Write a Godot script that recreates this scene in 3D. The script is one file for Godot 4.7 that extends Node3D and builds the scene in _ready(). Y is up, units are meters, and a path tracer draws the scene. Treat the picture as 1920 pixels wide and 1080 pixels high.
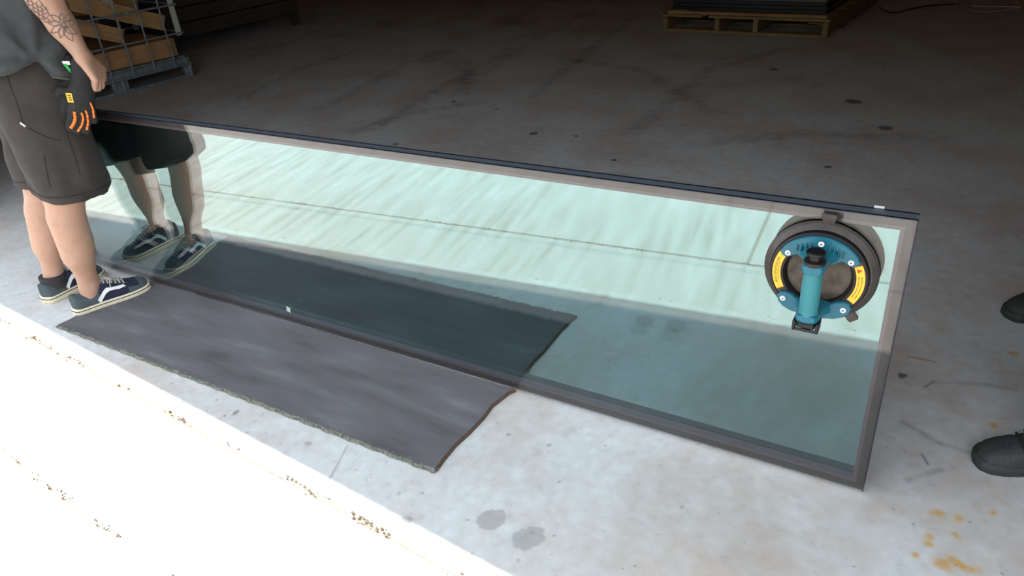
extends Node3D
# World: camera above the origin at 1.3 m, y up, metres. The photograph is taken as 1920 x 1080 pixels.
const FPX := 1396.83
const CAM_H := 1.3
var cam_r := Vector3(0.99574341, -0.08035219, 0.04515068)
var cam_u := Vector3(0.09216864, 0.86808445, -0.48778512)
var cam_f := Vector3(0.0, -0.48987029, -0.87179533)
var eye := Vector3(0, CAM_H, 0)
# glass line on the floor: origin, direction to the right, normal towards the yard
var gl_a := Vector3(-1.60469575, 0, -2.74820502)
var gl_e := Vector3(0.83679861, 0, 0.54751081)
var gl_n := Vector3(-0.54751081, 0, 0.83679861)
# facade frame: fs along the door sill, fo out into the yard
var fs := Vector3(0.79, 0, 0.613).normalized()
var fo := Vector3(-0.613, 0, 0.79).normalized()
const SILL := -0.775
const HEADER_H := 2.15
const CANOPY_W := -0.15
var rng := RandomNumberGenerator.new()
var used := {}
var M := {}

# ---------------------------------------------------------------- pixels to places
func ray(px: float, py: float) -> Vector3:
	return cam_f + cam_r * ((px - 960.0) / FPX) - cam_u * ((py - 540.0) / FPX)
func fl(px: float, py: float, y := 0.0) -> Vector3:
	var d := ray(px, py)
	return eye + d * ((y - CAM_H) / d.y)
func on_plane(px: float, py: float, at: Vector3, n: Vector3) -> Vector3:
	var d := ray(px, py)
	return eye + d * ((at - eye).dot(n) / d.dot(n))
var pbase := Vector3(-1.636, 0, -2.56)
func pp(px: float, py: float, off := 0.0) -> Vector3:
	var nn := -Vector3(pbase.x, 0, pbase.z).normalized()
	return on_plane(px, py, pbase + nn * off, nn)
func fw(s: float, w: float, y := 0.0) -> Vector3:
	return fs * s + fo * w + Vector3(0, y, 0)

# ---------------------------------------------------------------- mesh building
class MB:
	var v := PackedVector3Array()
	var n := PackedVector3Array()
	var uv := PackedVector2Array()
	var uv2 := PackedVector2Array()
	func tri(a: Vector3, b: Vector3, c: Vector3, na: Vector3, nb: Vector3, nc: Vector3):
		var g := (b - a).cross(c - a)
		if g.dot(na + nb + nc) > 0.0:
			v.append(a); v.append(c); v.append(b)
			n.append(na); n.append(nc); n.append(nb)
		else:
			v.append(a); v.append(b); v.append(c)
			n.append(na); n.append(nb); n.append(nc)
	func flat(a: Vector3, b: Vector3, c: Vector3, out: Vector3):
		var g := (b - a).cross(c - a)
		if g.length_squared() < 1e-16:
			return
		g = g.normalized()
		if g.dot(out) < 0.0:
			g = -g
		tri(a, b, c, g, g, g)
	func quad(a: Vector3, b: Vector3, c: Vector3, d: Vector3, out: Vector3):
		flat(a, b, c, out); flat(a, c, d, out)
	# box with chamfered edges, centred at xf
	func box(xf: Transform3D, size: Vector3, bev := 0.0):
		var hs := size * 0.5
		bev = minf(bev, minf(hs.x, minf(hs.y, hs.z)) * 0.45)
		var p := func(ax: int, s: Vector3) -> Vector3:
			var q := Vector3(hs.x * s.x, hs.y * s.y, hs.z * s.z)
			for i in 3:
				if i != ax:
					q[i] -= bev * s[i]
			return xf * q
		var b := xf.basis
		for ax in 3:
			var i := (ax + 1) % 3
			var j := (ax + 2) % 3
			for sg in [-1.0, 1.0]:
				var c := []
				for k in [[-1, -1], [1, -1], [1, 1], [-1, 1]]:
					var s := Vector3.ZERO
					s[ax] = sg; s[i] = k[0]; s[j] = k[1]
					c.append(p.call(ax, s))
				quad(c[0], c[1], c[2], c[3], b[ax] * sg)
				if bev > 0.0:
					for sj in [-1.0, 1.0]:
						var s0 := Vector3.ZERO
						s0[ax] = sg; s0[i] = sj; s0[j] = -1
						var s1 := s0
						s1[j] = 1
						quad(p.call(ax, s0), p.call(ax, s1), p.call(i, s1), p.call(i, s0), b[ax] * sg + b[i] * sj)
		if bev > 0.0:
			for x in [-1.0, 1.0]:
				for y in [-1.0, 1.0]:
					for z in [-1.0, 1.0]:
						var s := Vector3(x, y, z)
						flat(p.call(0, s), p.call(1, s), p.call(2, s), b * s)
	# smooth skin over rings of equal length
	func loft(rings: Array, closed := true, cap0 := true, cap1 := true):
		var m: int = rings[0].size()
		var nr := rings.size()
		var cen := []
		for r in rings:
			var c := Vector3.ZERO
			for q in r:
				c += q
			cen.append(c / m)
		var nor := []
		for i in nr:
			var row := PackedVector3Array()
			for j in m:
				var du: Vector3 = rings[mini(i + 1, nr - 1)][j] - rings[maxi(i - 1, 0)][j]
				var j1 := (j + 1) % m if closed else mini(j + 1, m - 1)
				var j0 := (j - 1 + m) % m if closed else maxi(j - 1, 0)
				var dv: Vector3 = rings[i][j1] - rings[i][j0]
				var g := du.cross(dv)
				if g.length_squared() < 1e-18:
					g = rings[i][j] - cen[i]
				g = g.normalized()
				if closed and g.dot(rings[i][j] - cen[i]) < 0.0:
					g = -g
				elif not closed and g.dot(up_hint) < 0.0:
					g = -g
				row.append(g)
			nor.append(row)
		for i in nr - 1:
			for j in (m if closed else m - 1):
				var k := (j + 1) % m
				tri(rings[i][j], rings[i][k], rings[i + 1][k], nor[i][j], nor[i][k], nor[i + 1][k])
				tri(rings[i][j], rings[i + 1][k], rings[i + 1][j], nor[i][j], nor[i + 1][k], nor[i + 1][j])
		if closed:
			for e in [[cap0, 0, 1], [cap1, nr - 1, nr - 2]]:
				if e[0]:
					var out: Vector3 = cen[e[1]] - cen[e[2]]
					for j in m:
						flat(cen[e[1]], rings[e[1]][j], rings[e[1]][(j + 1) % m], out)
	var up_hint := Vector3.UP
	# round bar along points
	func tube(pts: Array, r: float, sides := 8):
		var rings := []
		var side := Vector3.ZERO
		for i in pts.size():
			var t: Vector3 = (pts[mini(i + 1, pts.size() - 1)] - pts[maxi(i - 1, 0)]).normalized()
			if side == Vector3.ZERO:
				side = t.cross(Vector3.UP if absf(t.y) < 0.9 else Vector3.RIGHT).normalized()
			side = (side - t * side.dot(t)).normalized()
			var o := t.cross(side)
			var ring := PackedVector3Array()
			for k in sides:
				var a := TAU * k / sides
				ring.append(pts[i] + (side * cos(a) + o * sin(a)) * r)
			rings.append(ring)
		loft(rings)
	# profile [radius, z] turned about z
	func lathe(prof: Array, sides := 48, xf := Transform3D()):
		for i in prof.size() - 1:
			var a: Vector2 = prof[i]
			var b: Vector2 = prof[i + 1]
			var d := b - a
			var nn := Vector2(d.y, -d.x).normalized()
			for k in sides:
				var c0 := Vector2.from_angle(TAU * k / sides)
				var c1 := Vector2.from_angle(TAU * (k + 1) / sides)
				var p := [Vector3(c0.x * a.x, c0.y * a.x, a.y), Vector3(c1.x * a.x, c1.y * a.x, a.y), Vector3(c1.x * b.x, c1.y * b.x, b.y), Vector3(c0.x * b.x, c0.y * b.x, b.y)]
				var n0 := xf.basis * Vector3(c0.x * nn.x, c0.y * nn.x, nn.y)
				var n1 := xf.basis * Vector3(c1.x * nn.x, c1.y * nn.x, nn.y)
				for q in 4:
					p[q] = xf * p[q]
				tri(p[0], p[1], p[2], n0, n1, n1)
				tri(p[0], p[2], p[3], n0, n1, n0)
	# flat outline (xy) given depth along z, chamfered on the +z side
	func prism(poly: PackedVector2Array, z0: float, z1: float, bev := 0.0, xf := Transform3D()):
		if Geometry2D.is_polygon_clockwise(poly):
			poly.reverse()
		var m := poly.size()
		var ins := PackedVector2Array()
		for i in m:
			var e0 := (poly[i] - poly[(i - 1 + m) % m]).normalized()
			var e1 := (poly[(i + 1) % m] - poly[i]).normalized()
			var nn := (Vector2(-e0.y, e0.x) + Vector2(-e1.y, e1.x)).normalized()
			ins.append(poly[i] + nn * bev)
		var idx := Geometry2D.triangulate_polygon(poly)
		for t in range(0, idx.size(), 3):
			var q := []
			var u := []
			for k in 3:
				q.append(xf * Vector3(ins[idx[t + k]].x, ins[idx[t + k]].y, z1))
				u.append(xf * Vector3(poly[idx[t + k]].x, poly[idx[t + k]].y, z0))
			flat(q[0], q[1], q[2], xf.basis.z)
			flat(u[0], u[1], u[2], -xf.basis.z)
		for i in m:
			var j := (i + 1) % m
			var ed := poly[j] - poly[i]
			var out := xf.basis * Vector3(ed.y, -ed.x, 0)
			var zb := z1 - bev
			quad(xf * Vector3(poly[i].x, poly[i].y, z0), xf * Vector3(poly[j].x, poly[j].y, z0), xf * Vector3(poly[j].x, poly[j].y, zb), xf * Vector3(poly[i].x, poly[i].y, zb), out)
			if bev > 0.0:
				quad(xf * Vector3(poly[i].x, poly[i].y, zb), xf * Vector3(poly[j].x, poly[j].y, zb), xf * Vector3(ins[j].x, ins[j].y, z1), xf * Vector3(ins[i].x, ins[i].y, z1), out.normalized() + xf.basis.z)
	func mesh() -> ArrayMesh:
		var a := []
		a.resize(Mesh.ARRAY_MAX)
		a[Mesh.ARRAY_VERTEX] = v
		a[Mesh.ARRAY_NORMAL] = n
		if uv.size() == v.size():
			a[Mesh.ARRAY_TEX_UV] = uv
		if uv2.size() == v.size():
			a[Mesh.ARRAY_TEX_UV2] = uv2
		var m := ArrayMesh.new()
		m.add_surface_from_arrays(Mesh.PRIMITIVE_TRIANGLES, a)
		return m

# smooth union of tapered capsules, meshed as surface nets
class Field:
	var lo: Vector3
	var c: float
	var nx: int
	var ny: int
	var nz: int
	var f := PackedFloat32Array()
	func _init(a: Vector3, b: Vector3, cell: float):
		lo = a; c = cell
		nx = int(ceil((b.x - a.x) / c)) + 1
		ny = int(ceil((b.y - a.y) / c)) + 1
		nz = int(ceil((b.z - a.z) / c)) + 1
		f.resize(nx * ny * nz)
		f.fill(1.0)
	func bone(a: Vector3, b: Vector3, ra: float, rb: float, k := 0.02):
		var rr := maxf(ra, rb) + k + 2.5 * c
		var l := (a.min(b) - Vector3.ONE * rr - lo) / c
		var h := (a.max(b) + Vector3.ONE * rr - lo) / c
		var ab := b - a
		var il := 1.0 / maxf(ab.length_squared(), 1e-12)
		for z in range(maxi(0, int(l.z)), mini(nz, int(h.z) + 1)):
			for y in range(maxi(0, int(l.y)), mini(ny, int(h.y) + 1)):
				var at := (z * ny + y) * nx
				for x in range(maxi(0, int(l.x)), mini(nx, int(h.x) + 1)):
					var p := lo + Vector3(x, y, z) * c - a
					var t := clampf(p.dot(ab) * il, 0.0, 1.0)
					var d := (p - ab * t).length() - ra - (rb - ra) * t
					var o := f[at + x]
					var g := k - absf(d - o)
					d = minf(d, o)
					if g > 0.0:
						d -= g * g / k * 0.25
					f[at + x] = d
	func chain(pts: Array, rad: Array, k := 0.02):
		for i in pts.size() - 1:
			bone(pts[i], pts[i + 1], rad[i], rad[i + 1], k)
	func shape(fn: Callable):
		for z in nz:
			for y in ny:
				for x in nx:
					var i := (z * ny + y) * nx + x
					if f[i] < 0.2:
						f[i] = fn.call(lo + Vector3(x, y, z) * c, f[i])
	func sample(p: Vector3) -> float:
		var g := (p - lo) / c
		var gi := Vector3i(g)
		if gi.x < 0 or gi.y < 0 or gi.z < 0 or gi.x >= nx - 1 or gi.y >= ny - 1 or gi.z >= nz - 1:
			return 1.0
		var fr := g - Vector3(gi)
		var acc := 0.0
		for k in 8:
			var ox := k & 1
			var oy := (k >> 1) & 1
			var oz := k >> 2
			acc += f[((gi.z + oz) * ny + gi.y + oy) * nx + gi.x + ox] * (fr.x if ox else 1.0 - fr.x) * (fr.y if oy else 1.0 - fr.y) * (fr.z if oz else 1.0 - fr.z)
		return acc
	# closed line round the solid just above its hem
	func hem_line(mid: Vector3, hem: Callable, lift: float, n := 72) -> Array:
		var o := []
		for k in n + 1:
			var d := Vector3(cos(TAU * k / n), 0, sin(TAU * k / n))
			var s := 0.0
			var p := mid
			while s < 0.4:
				p = mid + d * s
				p.y = hem.call(p) + lift
				if sample(p) > 0.0:
					break
				s += 0.002
			o.append(p)
		return o
	func add_to(mb: MB):
		var sy := nx
		var sz := nx * ny
		var cells := {}
		var vs := PackedVector3Array()
		var off := [0, 1, sy, sy + 1, sz, sz + 1, sz + sy, sz + sy + 1]
		var edges := [[0, 1], [2, 3], [4, 5], [6, 7], [0, 2], [1, 3], [4, 6], [5, 7], [0, 4], [1, 5], [2, 6], [3, 7]]
		for z in nz - 1:
			for y in ny - 1:
				var row := z * sz + y * sy
				for x in nx - 1:
					var i := row + x
					var v0 := f[i]
					if v0 > 6.0 * c or v0 < -6.0 * c:
						continue
					var neg := 0
					for o in off:
						if f[i + o] < 0.0:
							neg += 1
					if neg == 0 or neg == 8:
						continue
					var s := Vector3.ZERO
					var cnt := 0
					for e in edges:
						var a: float = f[i + off[e[0]]]
						var b: float = f[i + off[e[1]]]
						if (a < 0.0) != (b < 0.0):
							var t := a / (a - b)
							var p0 := Vector3(e[0] & 1, (e[0] >> 1) & 1, e[0] >> 2)
							var p1 := Vector3(e[1] & 1, (e[1] >> 1) & 1, e[1] >> 2)
							s += p0.lerp(p1, t)
							cnt += 1
					cells[i] = vs.size()
					vs.append(lo + (Vector3(x, y, z) + s / cnt) * c)
		var ns := PackedVector3Array()
		ns.resize(vs.size())
		var tris := PackedInt32Array()
		var quads := PackedInt32Array()
		var outs := PackedVector3Array()
		for i: int in cells:
			for ax in 3:
				var st: int = [1, sy, sz][ax]
				var u: int = [sy, sz, 1][ax]
				var w: int = [sz, 1, sy][ax]
				if i + st >= f.size():
					continue
				var a := f[i] < 0.0
				if a == (f[i + st] < 0.0):
					continue
				if not (cells.has(i - u) and cells.has(i - w) and cells.has(i - u - w)):
					continue
				var q: Array = [cells[i], cells[i - u], cells[i - u - w], cells[i - w]]
				var out := Vector3.ZERO
				out[ax] = 1.0 if a else -1.0
				for k in 4:
					quads.append(q[k])
				outs.append(out)
		for pass_ in 3:
			var sum := PackedVector3Array()
			var cnt := PackedFloat32Array()
			sum.resize(vs.size())
			cnt.resize(vs.size())
			for i in range(0, quads.size(), 4):
				for k in 4:
					var a := quads[i + k]
					var b := quads[i + (k + 1) % 4]
					sum[a] += vs[b]; cnt[a] += 1.0
					sum[b] += vs[a]; cnt[b] += 1.0
			for i in vs.size():
				if cnt[i] > 0.0:
					vs[i] = vs[i].lerp(sum[i] / cnt[i], 0.5)
		for i in range(0, quads.size(), 4):
			var g := (vs[quads[i + 2]] - vs[quads[i]]).cross(vs[quads[i + 3]] - vs[quads[i + 1]])
			if g.dot(outs[i / 4]) < 0.0:
				g = -g
			for k in 4:
				ns[quads[i + k]] += g
			for t in [[0, 1, 2], [0, 2, 3]]:
				for k in t:
					tris.append(quads[i + k])
		for t in range(0, tris.size(), 3):
			mb.tri(vs[tris[t]], vs[tris[t + 1]], vs[tris[t + 2]], ns[tris[t]].normalized(), ns[tris[t + 1]].normalized(), ns[tris[t + 2]].normalized())

func numbered(called: String) -> String:
	var k: int = used.get(called, 0)
	used[called] = k + 1
	return called if k == 0 else "%s_%03d" % [called, k]
func part(called: String, shape, m: Material, parent: Node3D = null) -> MeshInstance3D:
	var o := MeshInstance3D.new()
	o.name = called if parent else numbered(called)
	o.mesh = shape.mesh() if shape is MB else shape
	o.material_override = m
	(parent if parent else self).add_child(o, true)
	return o
func thing(called: String, label: String, category: String, xf := Transform3D(), group := "") -> Node3D:
	var o := Node3D.new()
	o.name = numbered(called)
	add_child(o)
	o.transform = xf
	tag(o, label, category, group)
	return o
func tag(o: Node, label: String, category: String, group := ""):
	o.set_meta("label", label)
	o.set_meta("category", category)
	if group:
		o.set_meta("group", group)
func struct(called: String, shape, m: Material, label := "") -> MeshInstance3D:
	var o := part(called, shape, m)
	o.set_meta("kind", "structure")
	if label:
		o.set_meta("label", label)
	return o
func frame_of(l: Vector3, r: Vector3) -> Transform3D:
	var x := (r - l).normalized()
	return Transform3D(Basis(x, Vector3.UP, x.cross(Vector3.UP)), l)
func at(p: Vector3, b := Basis()) -> Transform3D:
	return Transform3D(b, p)
func quick_box(size: Vector3, centre: Vector3, bev := 0.002, b := Basis()) -> MB:
	var mb := MB.new()
	mb.box(Transform3D(b, centre), size, bev)
	return mb

# ---------------------------------------------------------------- materials
func noise_tex(freq: float, cols: Array, seed_: int, size := 512, oct := 4, kind := FastNoiseLite.TYPE_SIMPLEX_SMOOTH) -> NoiseTexture2D:
	var nz := FastNoiseLite.new()
	nz.seed = seed_
	nz.noise_type = kind
	nz.frequency = freq
	nz.fractal_octaves = oct
	var t := NoiseTexture2D.new()
	t.width = size
	t.height = size
	t.seamless = true
	t.noise = nz
	if cols:
		var g := Gradient.new()
		var offs := PackedFloat32Array()
		var cc := PackedColorArray()
		for i in cols.size():
			offs.append(float(i) / (cols.size() - 1))
			cc.append(cols[i])
		g.offsets = offs
		g.colors = cc
		t.color_ramp = g
	return t
func mat(c: Color, rough := 0.8, metal := 0.0) -> StandardMaterial3D:
	var m := StandardMaterial3D.new()
	m.albedo_color = c
	m.roughness = rough
	m.metallic = metal
	return m
func tmat(tex: Texture2D, scale: Vector3, rough := 0.85, tint := Color.WHITE, relief := 0.0) -> StandardMaterial3D:
	var m := mat(tint, rough)
	m.albedo_texture = tex
	m.uv1_triplanar = true
	m.uv1_scale = scale
	if relief > 0.0:
		m.heightmap_enabled = true
		m.heightmap_scale = relief
		m.heightmap_texture = tex
	return m
func lin(r: float, g: float, b: float) -> Color:
	return Color(r, g, b).linear_to_srgb()

func make_materials():
	M.white = mat(Color(0.86, 0.86, 0.84), 0.6)
	M.black = mat(Color(0.035, 0.035, 0.04), 0.45)
	M.rubber = tmat(noise_tex(0.03, [lin(0.026, 0.021, 0.018), lin(0.062, 0.05, 0.042)], 5, 256), Vector3(6, 6, 6), 0.42)
	M.rubber_disc = tmat(noise_tex(0.02, [lin(0.03, 0.022, 0.015), lin(0.075, 0.056, 0.04), lin(0.1, 0.077, 0.056)], 6, 256), Vector3(5, 5, 5), 0.6)
	M.groove = mat(lin(0.008, 0.007, 0.008), 0.5)
	M.teal = mat(lin(0.006, 0.115, 0.165), 0.38)
	M.teal_grip = tmat(noise_tex(0.2, [lin(0.02, 0.16, 0.185), lin(0.03, 0.2, 0.22)], 9, 256, 2), Vector3(20, 20, 20), 0.55)
	M.chrome = mat(Color(0.85, 0.85, 0.86), 0.3, 0.7)
	M.yellow = mat(lin(0.85, 0.52, 0.035), 0.5)
	M.orange_rim = mat(lin(0.85, 0.2, 0.04), 0.5)
	M.red = mat(lin(0.6, 0.03, 0.01), 0.5)
	M.ink = mat(lin(0.05, 0.04, 0.03), 0.7)
	M.seal = mat(lin(0.016, 0.011, 0.008), 0.6)
	M.seal_edge = mat(lin(0.008, 0.01, 0.025), 0.35)
	M.spacer = mat(lin(0.05, 0.038, 0.045), 0.45)
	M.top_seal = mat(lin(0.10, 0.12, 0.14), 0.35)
	M.glass = mat(Color(0.2, 0.24, 0.24, 0.015), 0.0)
	M.glass.transparency = BaseMaterial3D.TRANSPARENCY_ALPHA
	M.glass.metallic_specular = 0.5
	# half-silvered sun-control coating on the rear pane
	var im := Image.create(4, 4, false, Image.FORMAT_RGBA8)
	im.fill(Color(1, 1, 1, 1))
	M.coated = mat(lin(0.15, 0.29, 0.3), 0.0, 1.0)
	M.coated.clearcoat_enabled = true
	M.coated.clearcoat = 1.0
	M.coated.clearcoat_roughness = 0.0
	M.coated.albedo_texture = ImageTexture.create_from_image(im)
	M.coated.transparency = BaseMaterial3D.TRANSPARENCY_ALPHA
	M.steel = tmat(noise_tex(0.02, [lin(0.15, 0.185, 0.205), lin(0.32, 0.37, 0.4)], 12, 256), Vector3(3, 3, 3), 0.45)
	M.steel.metallic = 0.35
	M.pale_steel = mat(lin(0.5, 0.5, 0.46), 0.5)
	M.card = tmat(noise_tex(0.01, [lin(0.38, 0.21, 0.09), lin(0.5, 0.29, 0.13)], 13, 256), Vector3(1, 4, 1), 0.9)
	M.wood = tmat(noise_tex(0.012, [lin(0.28, 0.16, 0.065), lin(0.47, 0.285, 0.125), lin(0.37, 0.21, 0.09)], 14, 512), Vector3(0.6, 7, 7), 0.85)
	M.old_wood = tmat(noise_tex(0.012, [lin(0.16, 0.115, 0.055), lin(0.34, 0.25, 0.11), lin(0.26, 0.17, 0.07)], 15, 512), Vector3(0.5, 6, 6), 0.9)
	M.dark_wood = tmat(noise_tex(0.012, [lin(0.035, 0.03, 0.024), lin(0.07, 0.055, 0.042)], 16, 512), Vector3(0.5, 5, 5), 0.9)
	M.dark_sheet = mat(lin(0.01, 0.011, 0.012), 0.35)
	M.green_sheet = mat(lin(0.1, 0.15, 0.1), 0.5)
	M.carpet = tmat(noise_tex(0.008, [lin(0.07, 0.064, 0.069), lin(0.1, 0.092, 0.097), lin(0.118, 0.11, 0.117), lin(0.16, 0.155, 0.165)], 17, 1024, 8), Vector3(0.25, 0.5, 1.3), 0.98)
	M.carpet_back = tmat(noise_tex(0.05, [lin(0.05, 0.03, 0.018), lin(0.14, 0.085, 0.055)], 18, 256), Vector3(8, 8, 8), 0.95)
	M.fray = tmat(noise_tex(0.25, [lin(0.07, 0.075, 0.055), lin(0.3, 0.29, 0.24)], 19, 256, 2), Vector3(5, 5, 5), 0.95)
	M.wall = tmat(noise_tex(0.01, [lin(0.26, 0.165, 0.095), lin(0.32, 0.21, 0.125)], 20, 256), Vector3(0.3, 0.3, 0.3), 0.9)
	M.ceiling = mat(lin(0.3, 0.19, 0.1), 0.9)
	M.facade = mat(lin(0.4, 0.38, 0.34), 0.9)
	M.skin = tmat(noise_tex(0.012, [lin(0.37, 0.21, 0.14), lin(0.42, 0.25, 0.175), lin(0.39, 0.225, 0.15)], 21, 256), Vector3(4, 4, 4), 0.55)
	M.skin.subsurf_scatter_enabled = true
	M.skin.subsurf_scatter_strength = 0.15
	M.tattoo = mat(lin(0.13, 0.1, 0.1), 0.6)
	M.shorts = tmat(noise_tex(0.02, [lin(0.028, 0.023, 0.021), lin(0.044, 0.037, 0.033)], 22, 512, 6), Vector3(3, 3, 3), 0.95)
	M.shirt = tmat(noise_tex(0.02, [lin(0.034, 0.038, 0.04), lin(0.054, 0.058, 0.059)], 23, 512, 6), Vector3(3, 3, 3), 0.95)
	M.seam = mat(lin(0.02, 0.018, 0.018), 0.95)
	M.hem = tmat(noise_tex(0.1, [lin(0.06, 0.06, 0.05), lin(0.09, 0.088, 0.07)], 24, 256, 2), Vector3(6, 6, 6), 0.95)
	M.canvas = tmat(noise_tex(0.3, [lin(0.008, 0.01, 0.028), lin(0.022, 0.026, 0.055)], 25, 256, 2), Vector3(12, 12, 12), 0.95)
	M.suede = tmat(noise_tex(0.1, [lin(0.04, 0.055, 0.06), lin(0.075, 0.095, 0.1)], 26, 256, 4), Vector3(8, 8, 8), 0.95)
	M.cream = tmat(noise_tex(0.02, [lin(0.6, 0.5, 0.33), lin(0.72, 0.64, 0.47)], 27, 256, 4), Vector3(8, 8, 8), 0.7)
	M.lace = mat(lin(0.5, 0.46, 0.42), 0.85)
	M.sock = mat(lin(0.03, 0.026, 0.026), 0.95)
	M.glove = tmat(noise_tex(0.05, [lin(0.006, 0.006, 0.0065), lin(0.015, 0.0145, 0.014)], 28, 256), Vector3(8, 8, 8), 0.8)
	M.orange = mat(lin(0.85, 0.2, 0.02), 0.5)
	M.green = mat(lin(0.0, 0.35, 0.05), 0.5)
	M.boot = tmat(noise_tex(0.05, [lin(0.018, 0.02, 0.018), lin(0.05, 0.054, 0.047)], 29, 256), Vector3(8, 8, 8), 0.7)
	M.trouser = mat(lin(0.03, 0.032, 0.04), 0.95)
	M.hair = mat(lin(0.04, 0.025, 0.015), 0.7)
	M.joint = tmat(noise_tex(0.05, [lin(0.24, 0.19, 0.14), lin(0.5, 0.46, 0.4)], 34, 256), Vector3(3, 3, 3), 0.95)
	M.sticker = mat(lin(0.35, 0.5, 0.38), 0.6)
	M.grit = tmat(noise_tex(0.2, [lin(0.07, 0.05, 0.035), lin(0.28, 0.22, 0.15)], 30, 128, 2), Vector3(20, 20, 20), 0.95)

# stains, tyre marks and cracks of the slab, painted on a sheet that covers x -5..3, z -8.5..-0.5
var stain: Image
const SX0 := -5.0
const SZ0 := -8.5
const SPAN := 8.0
var snoise := FastNoiseLite.new()
func dab(px: int, py: int, c: Color, a: float):
	if a <= 0.0 or px < 0 or py < 0 or px >= 2048 or py >= 2048:
		return
	var o := stain.get_pixel(px, py)
	var na := a + o.a * (1.0 - a)
	var m := o.lerp(c, a / maxf(na, 1e-4)) if o.a > 0.0 else c
	m.a = na
	stain.set_pixel(px, py, m)
func blob(p: Vector3, r: float, c: Color, a: float, rough := 0.35, soft := 0.25, squash := 1.0, turn := 0.0):
	var k := 2048.0 / SPAN
	var cx := (p.x - SX0) * k
	var cy := (p.z - SZ0) * k
	var R := int(r * k * 1.6) + 2
	for y in range(int(cy) - R, int(cy) + R + 1):
		for x in range(int(cx) - R, int(cx) + R + 1):
			var d := (Vector2(x, y) - Vector2(cx, cy)).rotated(turn) / (r * k)
			d.y /= squash
			var e := d.length() + rough * snoise.get_noise_2d(x * 6.0 / maxf(r * k * 0.15, 1.0), y * 6.0 / maxf(r * k * 0.15, 1.0))
			dab(x, y, c, a * clampf((1.0 - e) / soft, 0.0, 1.0))
func streak(pts: Array, wid: float, c: Color, a: float, broken := 0.5):
	var k := 2048.0 / SPAN
	for i in pts.size() - 1:
		var p := Vector2(pts[i].x - SX0, pts[i].z - SZ0) * k
		var q := Vector2(pts[i + 1].x - SX0, pts[i + 1].z - SZ0) * k
		var w := wid * k
		var l := p.min(q) - Vector2.ONE * (w + 2)
		var h := p.max(q) + Vector2.ONE * (w + 2)
		for y in range(int(l.y), int(h.y) + 1):
			for x in range(int(l.x), int(h.x) + 1):
				var z := Vector2(x, y)
				var t := clampf((z - p).dot(q - p) / maxf((q - p).length_squared(), 0.01), 0.0, 0.999)
				var d := (z - p.lerp(q, t)).length() / w
				if d < 1.0:
					var g := 1.0 - broken * (0.5 + 0.9 * snoise.get_noise_2d(x * 2.0, y * 2.0))
					dab(x, y, c, a * g * (1.0 - d * d))
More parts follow.
